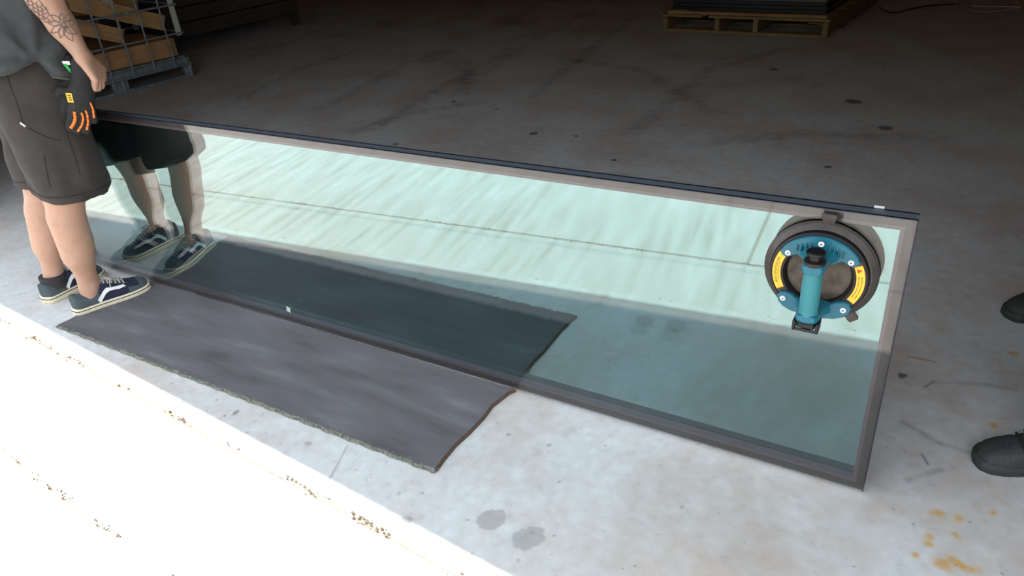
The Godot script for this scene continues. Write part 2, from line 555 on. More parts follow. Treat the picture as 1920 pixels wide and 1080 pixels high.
func make_stains() -> ImageTexture:
	snoise.seed = 77
	snoise.frequency = 0.02
	snoise.fractal_octaves = 4
	# thin brown dirt film, patchy, the same all over the slab
	var low := Image.create(512, 512, false, Image.FORMAT_RGBA8)
	var brown := lin(0.41, 0.27, 0.175)
	var dark := lin(0.33, 0.215, 0.14)
	for y in 512:
		for x in 512:
			var nz := snoise.get_noise_2d(x * 1.2, y * 1.2)
			var ng := snoise.get_noise_2d(x * 9.0 + 400.0, y * 9.0)
			var a := clampf(0.15 + 0.45 * nz + 0.2 * ng, 0.0, 0.6)
			var c := brown.lerp(dark, clampf(0.5 + 1.5 * snoise.get_noise_2d(x * 0.9 + y * 0.5 + 90.0, (y - x * 0.6) * 2.0 + 30.0), 0.0, 1.0))
			c.a = a
			low.set_pixel(x, y, c)
	low.resize(2048, 2048, Image.INTERPOLATE_CUBIC)
	stain = low
	var tyre := lin(0.03, 0.026, 0.024)
	# tyre arcs and drag marks inside the hall
	var marks := [[[600, 205], [760, 120], [840, 95], [880, 120], [880, 160]], [[790, 120], [830, 105], [870, 135], [865, 175]], [[900, 140], [1010, 70], [1110, 20]], [[700, 240], [820, 170], [960, 90]], [[1000, 180], [1110, 90], [1200, 20]], [[520, 90], [680, 20], [730, 50]], [[1050, 110], [1200, 130], [1330, 210]], [[420, 200], [560, 130], [680, 90]], [[1180, 250], [1330, 130], [1480, 90]], [[660, 250], [760, 215], [900, 190]], [[1300, 270], [1500, 250], [1760, 260]]]
	for mk in marks:
		var pts := []
		for i in mk.size() - 1:
			for t in 4:
				pts.append(fl(lerpf(mk[i][0], mk[i + 1][0], t / 4.0), lerpf(mk[i][1], mk[i + 1][1], t / 4.0)))
		pts.append(fl(mk[-1][0], mk[-1][1]))
		streak(pts, 0.075, tyre, 0.2, 0.9)
	for q in [[1150, 300, 0.018], [1552, 313, 0.02], [930, 205, 0.014], [740, 270, 0.02], [1080, 255, 0.016], [1660, 240, 0.04], [850, 190, 0.02], [1450, 130, 0.03], [1600, 190, 0.05], [1000, 250, 0.03]]:
		blob(fl(q[0], q[1]), q[2], tyre, 0.75, 0.4)
	blob(fl(960, 40), 0.28, lin(0.16, 0.085, 0.035), 0.35, 0.7, 0.8)
	# rust-orange drips at the right
	var rust := lin(0.55, 0.3, 0.06)
	for q in [[1755, 960, 0.019], [1795, 970, 0.014], [1742, 1007, 0.014], [1790, 1002, 0.011], [1714, 1040, 0.009], [1783, 1048, 0.018], [1800, 1060, 0.012], [1860, 962, 0.011], [1820, 1068, 0.017], [1862, 798, 0.016], [1762, 617, 0.012], [1897, 662, 0.013], [1740, 1018, 0.011], [1765, 1058, 0.02]]:
		blob(fl(q[0], q[1]), q[2] * 1.35, rust, 0.35, 0.7, 0.9)
		blob(fl(q[0], q[1]), q[2] * 0.95, rust, 0.7, 0.6, 0.6)
	streak([fl(1700, 668), fl(1725, 672), fl(1752, 678)], 0.006, lin(0.35, 0.19, 0.05), 0.8, 0.3)
	# two damp grey spots
	blob(fl(922, 973), 0.037, lin(0.275, 0.265, 0.245), 0.6, 0.3, 0.06, 0.8, 0.4)
	blob(fl(991, 1008), 0.038, lin(0.28, 0.27, 0.25), 0.6, 0.3, 0.06, 0.85, 0.2)
	blob(fl(760, 975), 0.018, lin(0.25, 0.24, 0.22), 0.6, 0.5)
	# scuffs, drag scratches and hairline cracks
	for s in [[[1750, 715], [1850, 720], [1900, 730]], [[1690, 790], [1760, 830], [1820, 850]], [[1700, 900], [1760, 880]]]:
		var pts := []
		for q in s:
			pts.append(fl(q[0], q[1]))
		streak(pts, 0.012, lin(0.12, 0.1, 0.085), 0.4, 0.8)
	streak([fl(1725, 850), fl(1733, 862), fl(1738, 870)], 0.004, lin(0.05, 0.05, 0.05), 0.8, 0.3)
	streak([fl(1732, 725), fl(1748, 715)], 0.005, lin(0.05, 0.045, 0.04), 0.6, 0.3)
	blob(fl(1691, 704), 0.014, lin(0.06, 0.055, 0.06), 0.8, 0.7, 0.3)
	streak([fl(650, 835), fl(632, 870), fl(618, 895)], 0.004, lin(0.25, 0.25, 0.24), 0.8, 0.3)
	var rs := RandomNumberGenerator.new()
	rs.seed = 4
	for i in 1500:
		var s := rs.randf_range(-3.5, 2.6)
		var w := SILL - 0.01 - rs.randf() * rs.randf() * 2.2
		blob(fw(s, w), rs.randf_range(0.0012, 0.0055) * (3.0 if i % 37 == 0 else 1.0), lin(0.16, 0.15, 0.13), rs.randf_range(0.25, 0.8), 0.5, 0.4, rs.randf_range(0.3, 1.0), rs.randf() * 3.0)
	for i in 120:
		blob(fw(rs.randf_range(-3.0, 2.2), rs.randf_range(-2.0, -0.8)), rs.randf_range(0.03, 0.12), lin(0.3, 0.31, 0.32) if i % 2 else lin(0.5, 0.5, 0.48), rs.randf_range(0.1, 0.3), 1.1, 0.9, 0.6, 0.5)
	return ImageTexture.create_from_image(stain)

# ---------------------------------------------------------------- setting
func top_sheet(c: Array, y: float, thick: float) -> MB:
	# slab with UV in metres and UV2 on the stain sheet; corners in order
	var mb := MB.new()
	var add := func(a: Vector3, b: Vector3, d: Vector3, out: Vector3):
		mb.flat(a, b, d, out)
	var dn := Vector3(0, thick, 0)
	add.call(c[0], c[1], c[2], Vector3.UP)
	add.call(c[0], c[2], c[3], Vector3.UP)
	var mid: Vector3 = (c[0] + c[1] + c[2] + c[3]) / 4.0
	for i in 4:
		var a: Vector3 = c[i]
		var b: Vector3 = c[(i + 1) % 4]
		mb.quad(a, b, b - dn, a - dn, (a + b) * 0.5 - mid)
	mb.quad(c[0] - dn, c[1] - dn, c[2] - dn, c[3] - dn, Vector3.DOWN)
	for p in mb.v:
		mb.uv.append(Vector2(p.x, p.z))
		mb.uv2.append(Vector2((p.x - SX0) / SPAN, (p.z - SZ0) / SPAN))
	return mb

func build_setting():
	# the shop floor: pale slab at the door
	var cm := StandardMaterial3D.new()
	cm.albedo_texture = noise_tex(0.03, [lin(0.45, 0.45, 0.435), lin(0.54, 0.54, 0.525), lin(0.57, 0.57, 0.555), lin(0.63, 0.63, 0.61)], 31, 1024, 8)
	cm.uv1_scale = Vector3(0.8, 0.8, 0.8)
	cm.roughness = 0.85
	cm.detail_enabled = true
	cm.detail_albedo = make_stains()
	cm.detail_blend_mode = BaseMaterial3D.BLEND_MODE_MIX
	cm.detail_uv_layer = BaseMaterial3D.DETAIL_UV_2
	cm.texture_repeat = true
	# beyond the stain sheet the slab is the same dirty concrete
	var far := tmat(noise_tex(0.006, [lin(0.46, 0.43, 0.4), lin(0.53, 0.5, 0.47), lin(0.57, 0.55, 0.52)], 32, 1024, 6), Vector3(0.3, 0.3, 0.3), 0.85)
	var floor_ := Node3D.new()
	floor_.name = "floor"
	add_child(floor_)
	floor_.set_meta("kind", "structure")
	# near slab: a quad cut along the sill, inside the stain sheet
	var sl := (SX0 + 0.02 - fo.x * SILL) / fs.x
	var a0 := fw(sl, SILL)
	var sr := (2.98 - fo.x * SILL) / fs.x
	var a1 := fw(sr, SILL)
	var near_mb := MB.new()
	# polygon: x from -4.98..2.98, z from -8.48 up to the sill line; as convex quad
	var zs := func(x: float) -> float:
		var s := (x - fo.x * SILL) / fs.x
		return (fs * s + fo * SILL).z
	# the sill leaves the sheet at z = -0.52
	var sx := ((-0.52) - fo.z * SILL) / fs.z
	var cx := (fs * sx + fo * SILL).x
	var poly := [Vector3(-4.98, 0, -8.48), Vector3(2.98, 0, -8.48), Vector3(2.98, 0, -0.52), Vector3(cx, 0, -0.52), Vector3(-4.98, 0, zs.call(-4.98))]
	for i in range(1, poly.size() - 1):
		near_mb.flat(poly[0], poly[i], poly[i + 1], Vector3.UP)
	var dn := Vector3(0, 0.2, 0)
	for i in poly.size():
		var a: Vector3 = poly[i]
		var b: Vector3 = poly[(i + 1) % poly.size()]
		near_mb.quad(a, b, b - dn, a - dn, (a + b) * 0.5 - Vector3(-1, 0, -5))
	for p in near_mb.v:
		near_mb.uv.append(Vector2(p.x, p.z))
		near_mb.uv2.append(Vector2((p.x - SX0) / SPAN, (p.z - SZ0) / SPAN))
	part("slab", near_mb, cm, floor_)
	# rest of the slab round it
	for q in [[Vector3(-16, 0, -22), Vector3(16, 0, -22), Vector3(16, 0, -8.48), Vector3(-16, 0, -8.48)],
			[Vector3(2.98, 0, -8.48), Vector3(12, 0, -8.48), Vector3(12, 0, zs.call(12.0)), Vector3(2.98, 0, zs.call(2.98))],
			[Vector3(-4.98, 0, -8.48), Vector3(-12, 0, -8.48), Vector3(-12, 0, -8.6), Vector3(-4.98, 0, zs.call(-4.98))]]:
		part("slab", top_sheet(q, 0, 0.2), far, floor_)
	# triangle of floor right of where the sill leaves the sheet
	var tm := MB.new()
	tm.flat(Vector3(cx, 0, -0.52), Vector3(2.98, 0, -0.52), Vector3(2.98, 0, zs.call(2.98)), Vector3.UP)
	part("slab", tm, cm, floor_)

	# the yard: concrete panels with open joints
	var yard := Node3D.new()
	yard.name = "ground"
	add_child(yard)
	yard.set_meta("kind", "structure")
	var broom := StandardMaterial3D.new()
	broom.albedo_texture = noise_tex(0.012, [lin(0.35, 0.32, 0.28), lin(0.47, 0.44, 0.405), lin(0.51, 0.485, 0.455), lin(0.6, 0.58, 0.555)], 33, 1024, 7)
	broom.uv1_scale = Vector3(1.2, 0.15, 1)
	broom.roughness = 0.9
	# fine pitted grain over the drag streaks
	broom.detail_enabled = true
	broom.detail_uv_layer = BaseMaterial3D.DETAIL_UV_2
	broom.detail_albedo = noise_tex(0.08, [Color(0.5, 0.45, 0.4, 0.4), Color(0.65, 0.62, 0.58, 0.0), Color(0.8, 0.78, 0.76, 0.0), Color(0.92, 0.9, 0.88, 0.4)], 35, 1024, 4)
	var g := -0.012
	# streaks run the way wheels leave the door
	var sd := Vector3(-0.7, 0, 0.71).normalized()
	var pan := func(s0: float, s1: float, w0: float, w1: float):
		var mb := MB.new()
		mb.box(Transform3D(Basis(fs, Vector3.UP, fs.cross(Vector3.UP)), fw((s0 + s1) / 2, (w0 + w1) / 2, g - 0.08)), Vector3(s1 - s0, 0.16, w1 - w0), 0.006)
		for p in mb.v:
			mb.uv.append(Vector2(p.dot(Vector3(sd.z, 0, -sd.x)), p.dot(sd)))
			mb.uv2.append(Vector2(p.x, p.z) * 0.7)
		part("paving_panel", mb, broom, yard)
	var j := 0.0022
	pan.call(-14.0, 12.0, SILL + 0.012, -0.42 - j)
	pan.call(-6.2, -0.605 - j, -0.42 + j, 5.0)
	pan.call(-0.605 + j, 5.0, -0.42 + j, 5.0)
	pan.call(-14.0, -6.2 - 2 * j, -0.42 + j, 5.0)
	pan.call(5.0 + 2 * j, 12.0, -0.42 + j, 5.0)
	pan.call(-14.0, 12.0, 5.01, 16.0)
	struct("ground_bed", quick_box(Vector3(26, 0.1, 18), fw(-1, 7.5, -0.24), 0.0, Basis(fs, Vector3.UP, fs.cross(Vector3.UP))), M.grit)
	# dirt packed in the joints
	var fill := MB.new()
	fill.box(Transform3D(Basis(fs, Vector3.UP, fs.cross(Vector3.UP)), fw(-1.0, -0.42, g - 0.05)), Vector3(26, 0.09, 0.012), 0.0)
	fill.box(Transform3D(Basis(fs, Vector3.UP, fs.cross(Vector3.UP)), fw(-0.605, 2.3, g - 0.05)), Vector3(0.012, 0.09, 5.4), 0.0)
	fill.box(Transform3D(Basis(fs, Vector3.UP, fs.cross(Vector3.UP)), fw(-1.0, SILL + 0.006, g - 0.05)), Vector3(26, 0.092, 0.0118), 0.0)
	part("joint_dirt", fill, M.joint, yard)
	# crumbled edges of the joints: grit and chips lying in and along them
	rng.seed = 11
	var chips := MB.new()
	for i in 1500:
		var s := rng.randf_range(-4.2, 1.2)
		var which := rng.randf()
		var w := SILL + 0.006 + rng.randfn(0.0, 0.007)
		if which > 0.62:
			w = -0.42 + rng.randfn(0.0, 0.006)
		var dens := 0.5 + 0.5 * sin(s * 9.0) + 0.6 * sin(s * 23.0 + 1.0)
		if rng.randf() > dens:
			continue
		var sz := rng.randf_range(0.0015, 0.0062)
		chips.box(Transform3D(Basis.from_euler(Vector3(rng.randf() * 3, rng.randf() * 3, rng.randf() * 3)), fw(s, w, g + 0.001)), Vector3(sz, sz * 0.6, sz * rng.randf_range(0.5, 1.3)), sz * 0.15)
	var ch := part("joint_grit", chips, M.grit, yard)
	ch.set_meta("kind", "stuff")

	# building shell with the open door
	var bs := Basis(fs, Vector3.UP, fs.cross(Vector3.UP))
	var wallbox := func(called: String, s0: float, s1: float, w0: float, w1: float, y0: float, y1: float, m: Material):
		struct(called, quick_box(Vector3(s1 - s0, y1 - y0, w1 - w0), fw((s0 + s1) / 2, (w0 + w1) / 2, (y0 + y1) / 2), 0.0, bs), m)
	wallbox.call("wall_front_left", -13.0, DOOR_L, SILL - 0.25, SILL - 0.03, 0.0, 5.0, M.facade)
	wallbox.call("wall_front_right", DOOR_R, 9.0, SILL - 0.25, SILL - 0.03, 0.0, 5.0, M.facade)
	wallbox.call("wall_front_header", DOOR_L, DOOR_R, SILL - 0.25, SILL - 0.03, HEADER_H, 5.0, M.facade)
	wallbox.call("wall_back", -13.0, 9.0, -17.2, -17.0, 0.0, 5.0, M.wall)
	wallbox.call("wall_left", -13.2, -13.0, -17.2, SILL - 0.03, 0.0, 5.0, M.wall)
	wallbox.call("wall_right", 9.0, 9.2, -17.2, SILL - 0.03, 0.0, 5.0, M.wall)
	wallbox.call("ceiling", -13.2, 9.2, -17.2, SILL - 0.03, 5.0, 5.2, M.ceiling)
	# unseen wall added across the yard to cut low sky light indoors
	wallbox.call("wall_sky_blocker", -16.0, 14.0, 13.0, 13.3, -0.2, 6.5, M.facade)
	wallbox.call("trim_1", DOOR_L - 3.5, DOOR_R + 1.5, SILL - 0.03, CANOPY_W, HEADER_H, HEADER_H + 0.12, M.facade)
const DOOR_L := -4.25
const DOOR_R := 1.0

# ---------------------------------------------------------------- glass unit
const GU0 := -0.2
const GU1 := 2.81
const GH := 0.681
const SPW := 0.008
func build_glass():
	var xf := Transform3D(Basis(gl_e, Vector3.UP, gl_n), gl_a)
	var t := thing("glass_unit", "long double-glazed teal mirror glass panel standing on its edge with black sealed rim", "glass panel", xf)
	var cx := (GU0 + GU1) / 2
	var L := GU1 - GU0
	var y0 := 0.0088
	var H := GH - y0
	var cy := y0 + H / 2
	part("front_pane", quick_box(Vector3(L, H, 0.006), Vector3(cx, cy, -0.003), 0.0), M.glass, t)
	var rear := part("rear_pane", quick_box(Vector3(L, H, 0.005), Vector3(cx, cy, -0.0315), 0.0), M.coated, t)
	rear.set_meta("label", "teal mirror-coated rear pane")
	var sw := 0.017
	for s in [[Vector3(L - 0.002, sw, 0.0228), Vector3(cx, y0 + sw / 2, -0.0175)], [Vector3(L - 0.002, sw, 0.0228), Vector3(cx, GH - sw / 2, -0.0175)], [Vector3(sw, H - 2 * sw, 0.0228), Vector3(GU0 + sw / 2, cy, -0.0175)], [Vector3(sw, H - 2 * sw, 0.0228), Vector3(GU1 - sw / 2, cy, -0.0175)]]:
		part("edge_seal", quick_box(s[0], s[1], 0.0), M.seal, t)
	for s in [[Vector3(L - 2 * sw, SPW, 0.0215), Vector3(cx, y0 + sw + SPW / 2, -0.0175)], [Vector3(L - 2 * sw, SPW, 0.0215), Vector3(cx, GH - sw - SPW / 2, -0.0175)], [Vector3(SPW, H - 2 * sw - 2.1 * SPW, 0.0215), Vector3(GU0 + sw + SPW / 2, cy, -0.0175)], [Vector3(SPW, H - 2 * sw - 2.1 * SPW, 0.0215), Vector3(GU1 - sw - SPW / 2, cy, -0.0175)]]:
		part("spacer_bar", quick_box(s[0], s[1], 0.0), M.spacer, t)
	for z in [-0.003, -0.0315]:
		for s in [[Vector3(L, 0.0015, 0.0058), Vector3(cx, GH + 0.0008, z)], [Vector3(0.0015, H, 0.0058), Vector3(GU1 + 0.0008, cy, z)], [Vector3(0.0015, H, 0.0058), Vector3(GU0 - 0.0008, cy, z)]]:
			part("ground_edge", quick_box(s[0], s[1], 0.0), M.seal_edge, t)
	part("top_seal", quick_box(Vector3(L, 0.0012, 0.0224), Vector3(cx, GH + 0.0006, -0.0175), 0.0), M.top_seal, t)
	# small pale green sticker low on the pane
	var gp := on_plane(541, 580, gl_a, gl_n) - gl_a
	var st := part("sticker", quick_box(Vector3(0.017, 0.02, 0.0006), Vector3(gp.dot(gl_e), gp.y, 0.0006), 0.0, Basis(Vector3(0, 0, 1), -0.25)), M.sticker, t)
	st.set_meta("label", "small pale green sticker")
	# scrap of white tape on the top rim
	var tp := on_plane(1646, 404, gl_a - gl_n * 0.034, gl_n) - gl_a
	part("tape_scrap", quick_box(Vector3(0.018, 0.006, 0.0008), Vector3(tp.dot(gl_e), GH + 0.003, -0.0346), 0.0), M.white, t)

# ---------------------------------------------------------------- suction lifter
func arc(r: float, a0: float, a1: float, k: int) -> Array:
	var o := []
	for i in k + 1:
		o.append(Vector2.from_angle(deg_to_rad(lerpf(a0, a1, float(i) / k))) * r)
	return o
func bent_text(s: String, size: float, r: float, mid_deg: float, outward: bool, z: float) -> MB:
	var tx := TextMesh.new()
	var fnt := SystemFont.new()
	fnt.font_names = PackedStringArray(["Droid Sans"])
	tx.font = fnt
	tx.text = s
	tx.font_size = 32
	tx.pixel_size = size / 32.0
	tx.depth = 0.0002
	var a := tx.surface_get_arrays(0)
	var v: PackedVector3Array = a[Mesh.ARRAY_VERTEX]
	var idx: PackedInt32Array = a[Mesh.ARRAY_INDEX]
	var mb := MB.new()
	var place := func(p: Vector3) -> Vector3:
		# outward: letters stand with their tops away from the centre; else tops to the centre
		var ang := deg_to_rad(mid_deg) + (-p.x / r if outward else p.x / r)
		var rr := r + (p.y if outward else -p.y)
		return Vector3(cos(ang) * rr, sin(ang) * rr, z + p.z + 0.0002)
	for i in range(0, idx.size(), 3):
		mb.flat(place.call(v[idx[i]]), place.call(v[idx[i + 1]]), place.call(v[idx[i + 2]]), Vector3.BACK)
	return mb
func ring_sector(r0: float, r1: float, a0: float, a1: float, z0: float, z1: float) -> MB:
	var mb := MB.new()
	var p := arc(r1, a0, a1, 14)
	var q := arc(r0, a1, a0, 14)
	mb.prism(PackedVector2Array(p + q), z0, z1, 0.0)
	return mb
func build_lifter():
	var c := gl_a + gl_e * 2.658 + Vector3(0, 0.55, 0)
	var t := thing("suction_lifter", "round black suction cup lifter with teal handle stuck on the glass panel", "suction lifter", Transform3D(Basis(gl_e, Vector3.UP, gl_n), c))
	var mb := MB.new()
	mb.lathe([Vector2(0.0, 0.0004), Vector2(0.104, 0.0004), Vector2(0.1085, 0.003), Vector2(0.1085, 0.006), Vector2(0.105, 0.010), Vector2(0.097, 0.017), Vector2(0.0945, 0.0175), Vector2(0.0935, 0.013), Vector2(0.0, 0.013)], 72)
	part("rubber_pad", mb, M.rubber, t)
	mb = MB.new()
	mb.lathe([Vector2(0.0925, 0.013), Vector2(0.0925, 0.027), Vector2(0.0905, 0.029), Vector2(0.0885, 0.029), Vector2(0.0882, 0.027), Vector2(0.0692, 0.027), Vector2(0.0688, 0.029), Vector2(0.0665, 0.029), Vector2(0.063, 0.020), Vector2(0.0615, 0.013)], 72)
	part("body_ring", mb, M.groove, t)
	mb = MB.new()
	mb.lathe([Vector2(0.0875, 0.0265), Vector2(0.0872, 0.0285), Vector2(0.0702, 0.0285), Vector2(0.0698, 0.0265)], 72)
	part("face_ring", mb, M.rubber, t)
	mb = MB.new()
	mb.lathe([Vector2(0.0612, 0.013), Vector2(0.0612, 0.015), Vector2(0.0595, 0.0165), Vector2(0.0, 0.0168)], 60)
	var dsc := part("centre_disc", mb, M.rubber_disc, t)
	dsc.set_meta("label", "dusty brown-grey rubber disc")
	# brackets
	var top_plate := PackedVector2Array(arc(0.0885, 40, 140, 22))
	for q in [Vector2(-0.0735, 0.046), Vector2(-0.070, 0.039), Vector2(-0.062, 0.0345), Vector2(-0.054, 0.037), Vector2(-0.042, 0.044), Vector2(-0.027, 0.034), Vector2(0.027, 0.034), Vector2(0.042, 0.044), Vector2(0.054, 0.037), Vector2(0.062, 0.0345), Vector2(0.070, 0.039), Vector2(0.0735, 0.046)]:
		top_plate.append(q)
	mb = MB.new()
	mb.prism(top_plate, 0.0285, 0.038, 0.002)
	neck(mb, [[0.034, 0.053, 0.040, 0.016], [0.044, 0.053, 0.031, 0.015], [0.058, 0.052, 0.025, 0.014], [0.074, 0.051, 0.0222, 0.013], [0.094, 0.050, 0.0212, 0.0125], [0.103, 0.049, 0.0195, 0.011], [0.106, 0.048, 0.015, 0.008]])
	var tb := part("top_bracket", mb, M.teal, t)
	for x in [-0.034, -0.026, -0.018, 0.018, 0.026, 0.034, 0.042, -0.042]:
		var rb := MB.new()
		rb.box(Transform3D(Basis(Vector3.RIGHT, -0.75), Vector3(x, 0.073 - absf(x) * 0.32, 0.040)), Vector3(0.0022, 0.020 - absf(x) * 0.2, 0.010), 0.0006)
		part("rib", rb, M.teal, tb)
	mb = MB.new()
	for sg in [-1.0, 1.0]:
		var pl := PackedVector2Array()
		for q in [Vector2(0.012, -0.050), Vector2(0.030, -0.055), Vector2(0.043, -0.047), Vector2(0.055, -0.044), Vector2(0.066, -0.047), Vector2(0.0705, -0.056), Vector2(0.068, -0.067), Vector2(0.058, -0.078), Vector2(0.040, -0.086), Vector2(0.012, -0.088)]:
			pl.append(Vector2(q.x * sg, q.y))
		mb.prism(pl, 0.0285, 0.038, 0.002)
	neck(mb, [[0.030, -0.066, 0.038, 0.016], [0.044, -0.064, 0.031, 0.015], [0.058, -0.062, 0.026, 0.014], [0.074, -0.060, 0.0235, 0.013], [0.094, -0.059, 0.022, 0.012], [0.103, -0.058, 0.0195, 0.010], [0.106, -0.057, 0.015, 0.007]])
	part("bottom_bracket", mb, M.teal, t)
	# grip
	mb = MB.new()
	var rings := []
	for i in 15:
		var f := i / 14.0
		var r := 0.0168 + 0.0014 * sin(f * PI) + (0.0022 if i < 1 or i > 13 else 0.0)
		var ring := PackedVector3Array()
		for k in 32:
			var an := TAU * k / 32
			ring.append(Vector3(cos(an) * r, lerpf(0.042, -0.052, f), 0.088 + sin(an) * r))
		rings.append(ring)
	mb.loft(rings)
	part("handle", mb, M.teal_grip, t)
	# pump plunger that stands up from the top of the handle
	var upz := Transform3D(Basis(Vector3.RIGHT, Vector3.FORWARD, Vector3.UP), Vector3(0, 0.05, 0.087))
	mb = MB.new()
	mb.lathe([Vector2(0.020, 0.006), Vector2(0.020, 0.0135), Vector2(0.0165, 0.015), Vector2(0.0, 0.015)], 32, upz)
	part("pump_collar", mb, M.groove, t)
	mb = MB.new()
	mb.lathe([Vector2(0.0115, 0.010), Vector2(0.0105, 0.023), Vector2(0.0165, 0.026), Vector2(0.0176, 0.0285), Vector2(0.0176, 0.0315), Vector2(0.0155, 0.0335), Vector2(0.0, 0.034)], 36, upz)
	part("pump_knob", mb, M.black, t)
	# end cap with its two cheeks
	mb = MB.new()
	mb.box(at(Vector3(0, -0.0755, 0.087)), Vector3(0.034, 0.012, 0.030), 0.003)
	for sg in [-1.0, 1.0]:
		mb.box(at(Vector3(sg * 0.0215, -0.077, 0.088)), Vector3(0.006, 0.022, 0.032), 0.002)
	mb.lathe([Vector2(0.009, 0.0), Vector2(0.009, 0.006), Vector2(0.0, 0.0065)], 18, Transform3D(Basis(Vector3.RIGHT, Vector3.BACK, Vector3.DOWN), Vector3(0, -0.081, 0.09)))
	mb.box(at(Vector3(0, -0.083, 0.1035)), Vector3(0.036, 0.006, 0.004), 0.001)
	part("end_cap", mb, M.black, t)
	for q in [[-0.0585, 0.0455, 0.0382], [0.0575, 0.0455, 0.0382], [-0.0585, -0.0585, 0.0382], [0.0565, -0.0605, 0.0382], [0.001, 0.0765, 0.0415]]:
		mb = MB.new()
		mb.lathe([Vector2(0.0058, 0.0), Vector2(0.0058, 0.0012), Vector2(0.0045, 0.0028), Vector2(0.0024, 0.0032), Vector2(0.0018, 0.0018), Vector2(0.0, 0.0018)], 20, at(Vector3(q[0], q[1], q[2])))
		var s := part("screw", mb, M.white, t)
		mb = MB.new()
		mb.lathe([Vector2(0.0018, 0.0019), Vector2(0.0, 0.0021)], 6, at(Vector3(q[0], q[1], q[2])))
		part("screw_socket", mb, M.spacer, s)
	# warning labels
	for d in [[151.0, 210.0], [-33.0, 26.0]]:
		part("label_border", ring_sector(0.0708, 0.0868, d[0] - 0.7, d[1] + 0.7, 0.0285, 0.0289), M.orange_rim, t)
		var lb := part("warning_label", ring_sector(0.0713, 0.0863, d[0], d[1], 0.0286, 0.0291), M.yellow, t)
		lb.set_meta("label", "yellow printed label")
		if d[0] > 0:
			part("lettering", bent_text("Make Pulling Work Easier", 0.0053, 0.0815, 180.0, true, 0.0291), M.ink, lb)
			part("lettering", bent_text("Vacuum Suction Cup Lifter", 0.0035, 0.0755, 181.0, true, 0.0291), M.ink, lb)
			var ln := ring_sector(0.0788, 0.0791, d[0] + 2, d[1] - 2, 0.0291, 0.0293)
			part("rule_line", ln, M.ink, lb)
		else:
			part("lettering", bent_text("Read the user manual carefully", 0.0037, 0.0812, -8.0, true, 0.0291), M.ink, lb)
			part("lettering", bent_text("before use to avoid any injury", 0.0037, 0.0755, -8.0, true, 0.0291), M.ink, lb)
			var tri_ := MB.new()
			var ctr := Vector2.from_angle(deg_to_rad(19.5))
			var tan_ := Vector2(-ctr.y, ctr.x)
			tri_.prism(PackedVector2Array([ctr * 0.0835, ctr * 0.0745 + tan_ * 0.005, ctr * 0.0745 - tan_ * 0.005]), 0.0291, 0.0294)
			part("warning_triangle", tri_, M.red, lb)
	# lift tabs of the rubber
	for q in [[88.0, 0.015, 0.010], [-52.0, 0.0105, 0.0115]]:
		mb = MB.new()
		mb.prism(PackedVector2Array([Vector2(-q[2], 0.104), Vector2(q[2], 0.104), Vector2(q[1], 0.122), Vector2(q[1] * 0.8, 0.125), Vector2(-q[1] * 0.8, 0.125), Vector2(-q[1], 0.122)]), 0.003, 0.008, 0.0015, Transform3D(Basis(Vector3.BACK, deg_to_rad(q[0] - 90.0)), Vector3.ZERO))
		part("pull_tab", mb, M.rubber, t)
func neck(mb: MB, lv: Array):
	var rings := []
	for l in lv:
		var ring := PackedVector3Array()
		for k in 28:
			var a := TAU * k / 28
			var cx := cos(a)
			var sn := sin(a)
			ring.append(Vector3(signf(cx) * pow(absf(cx), 0.7) * l[2], l[1] + signf(sn) * pow(absf(sn), 0.7) * l[3], l[0]))
		rings.append(ring)
	mb.loft(rings)

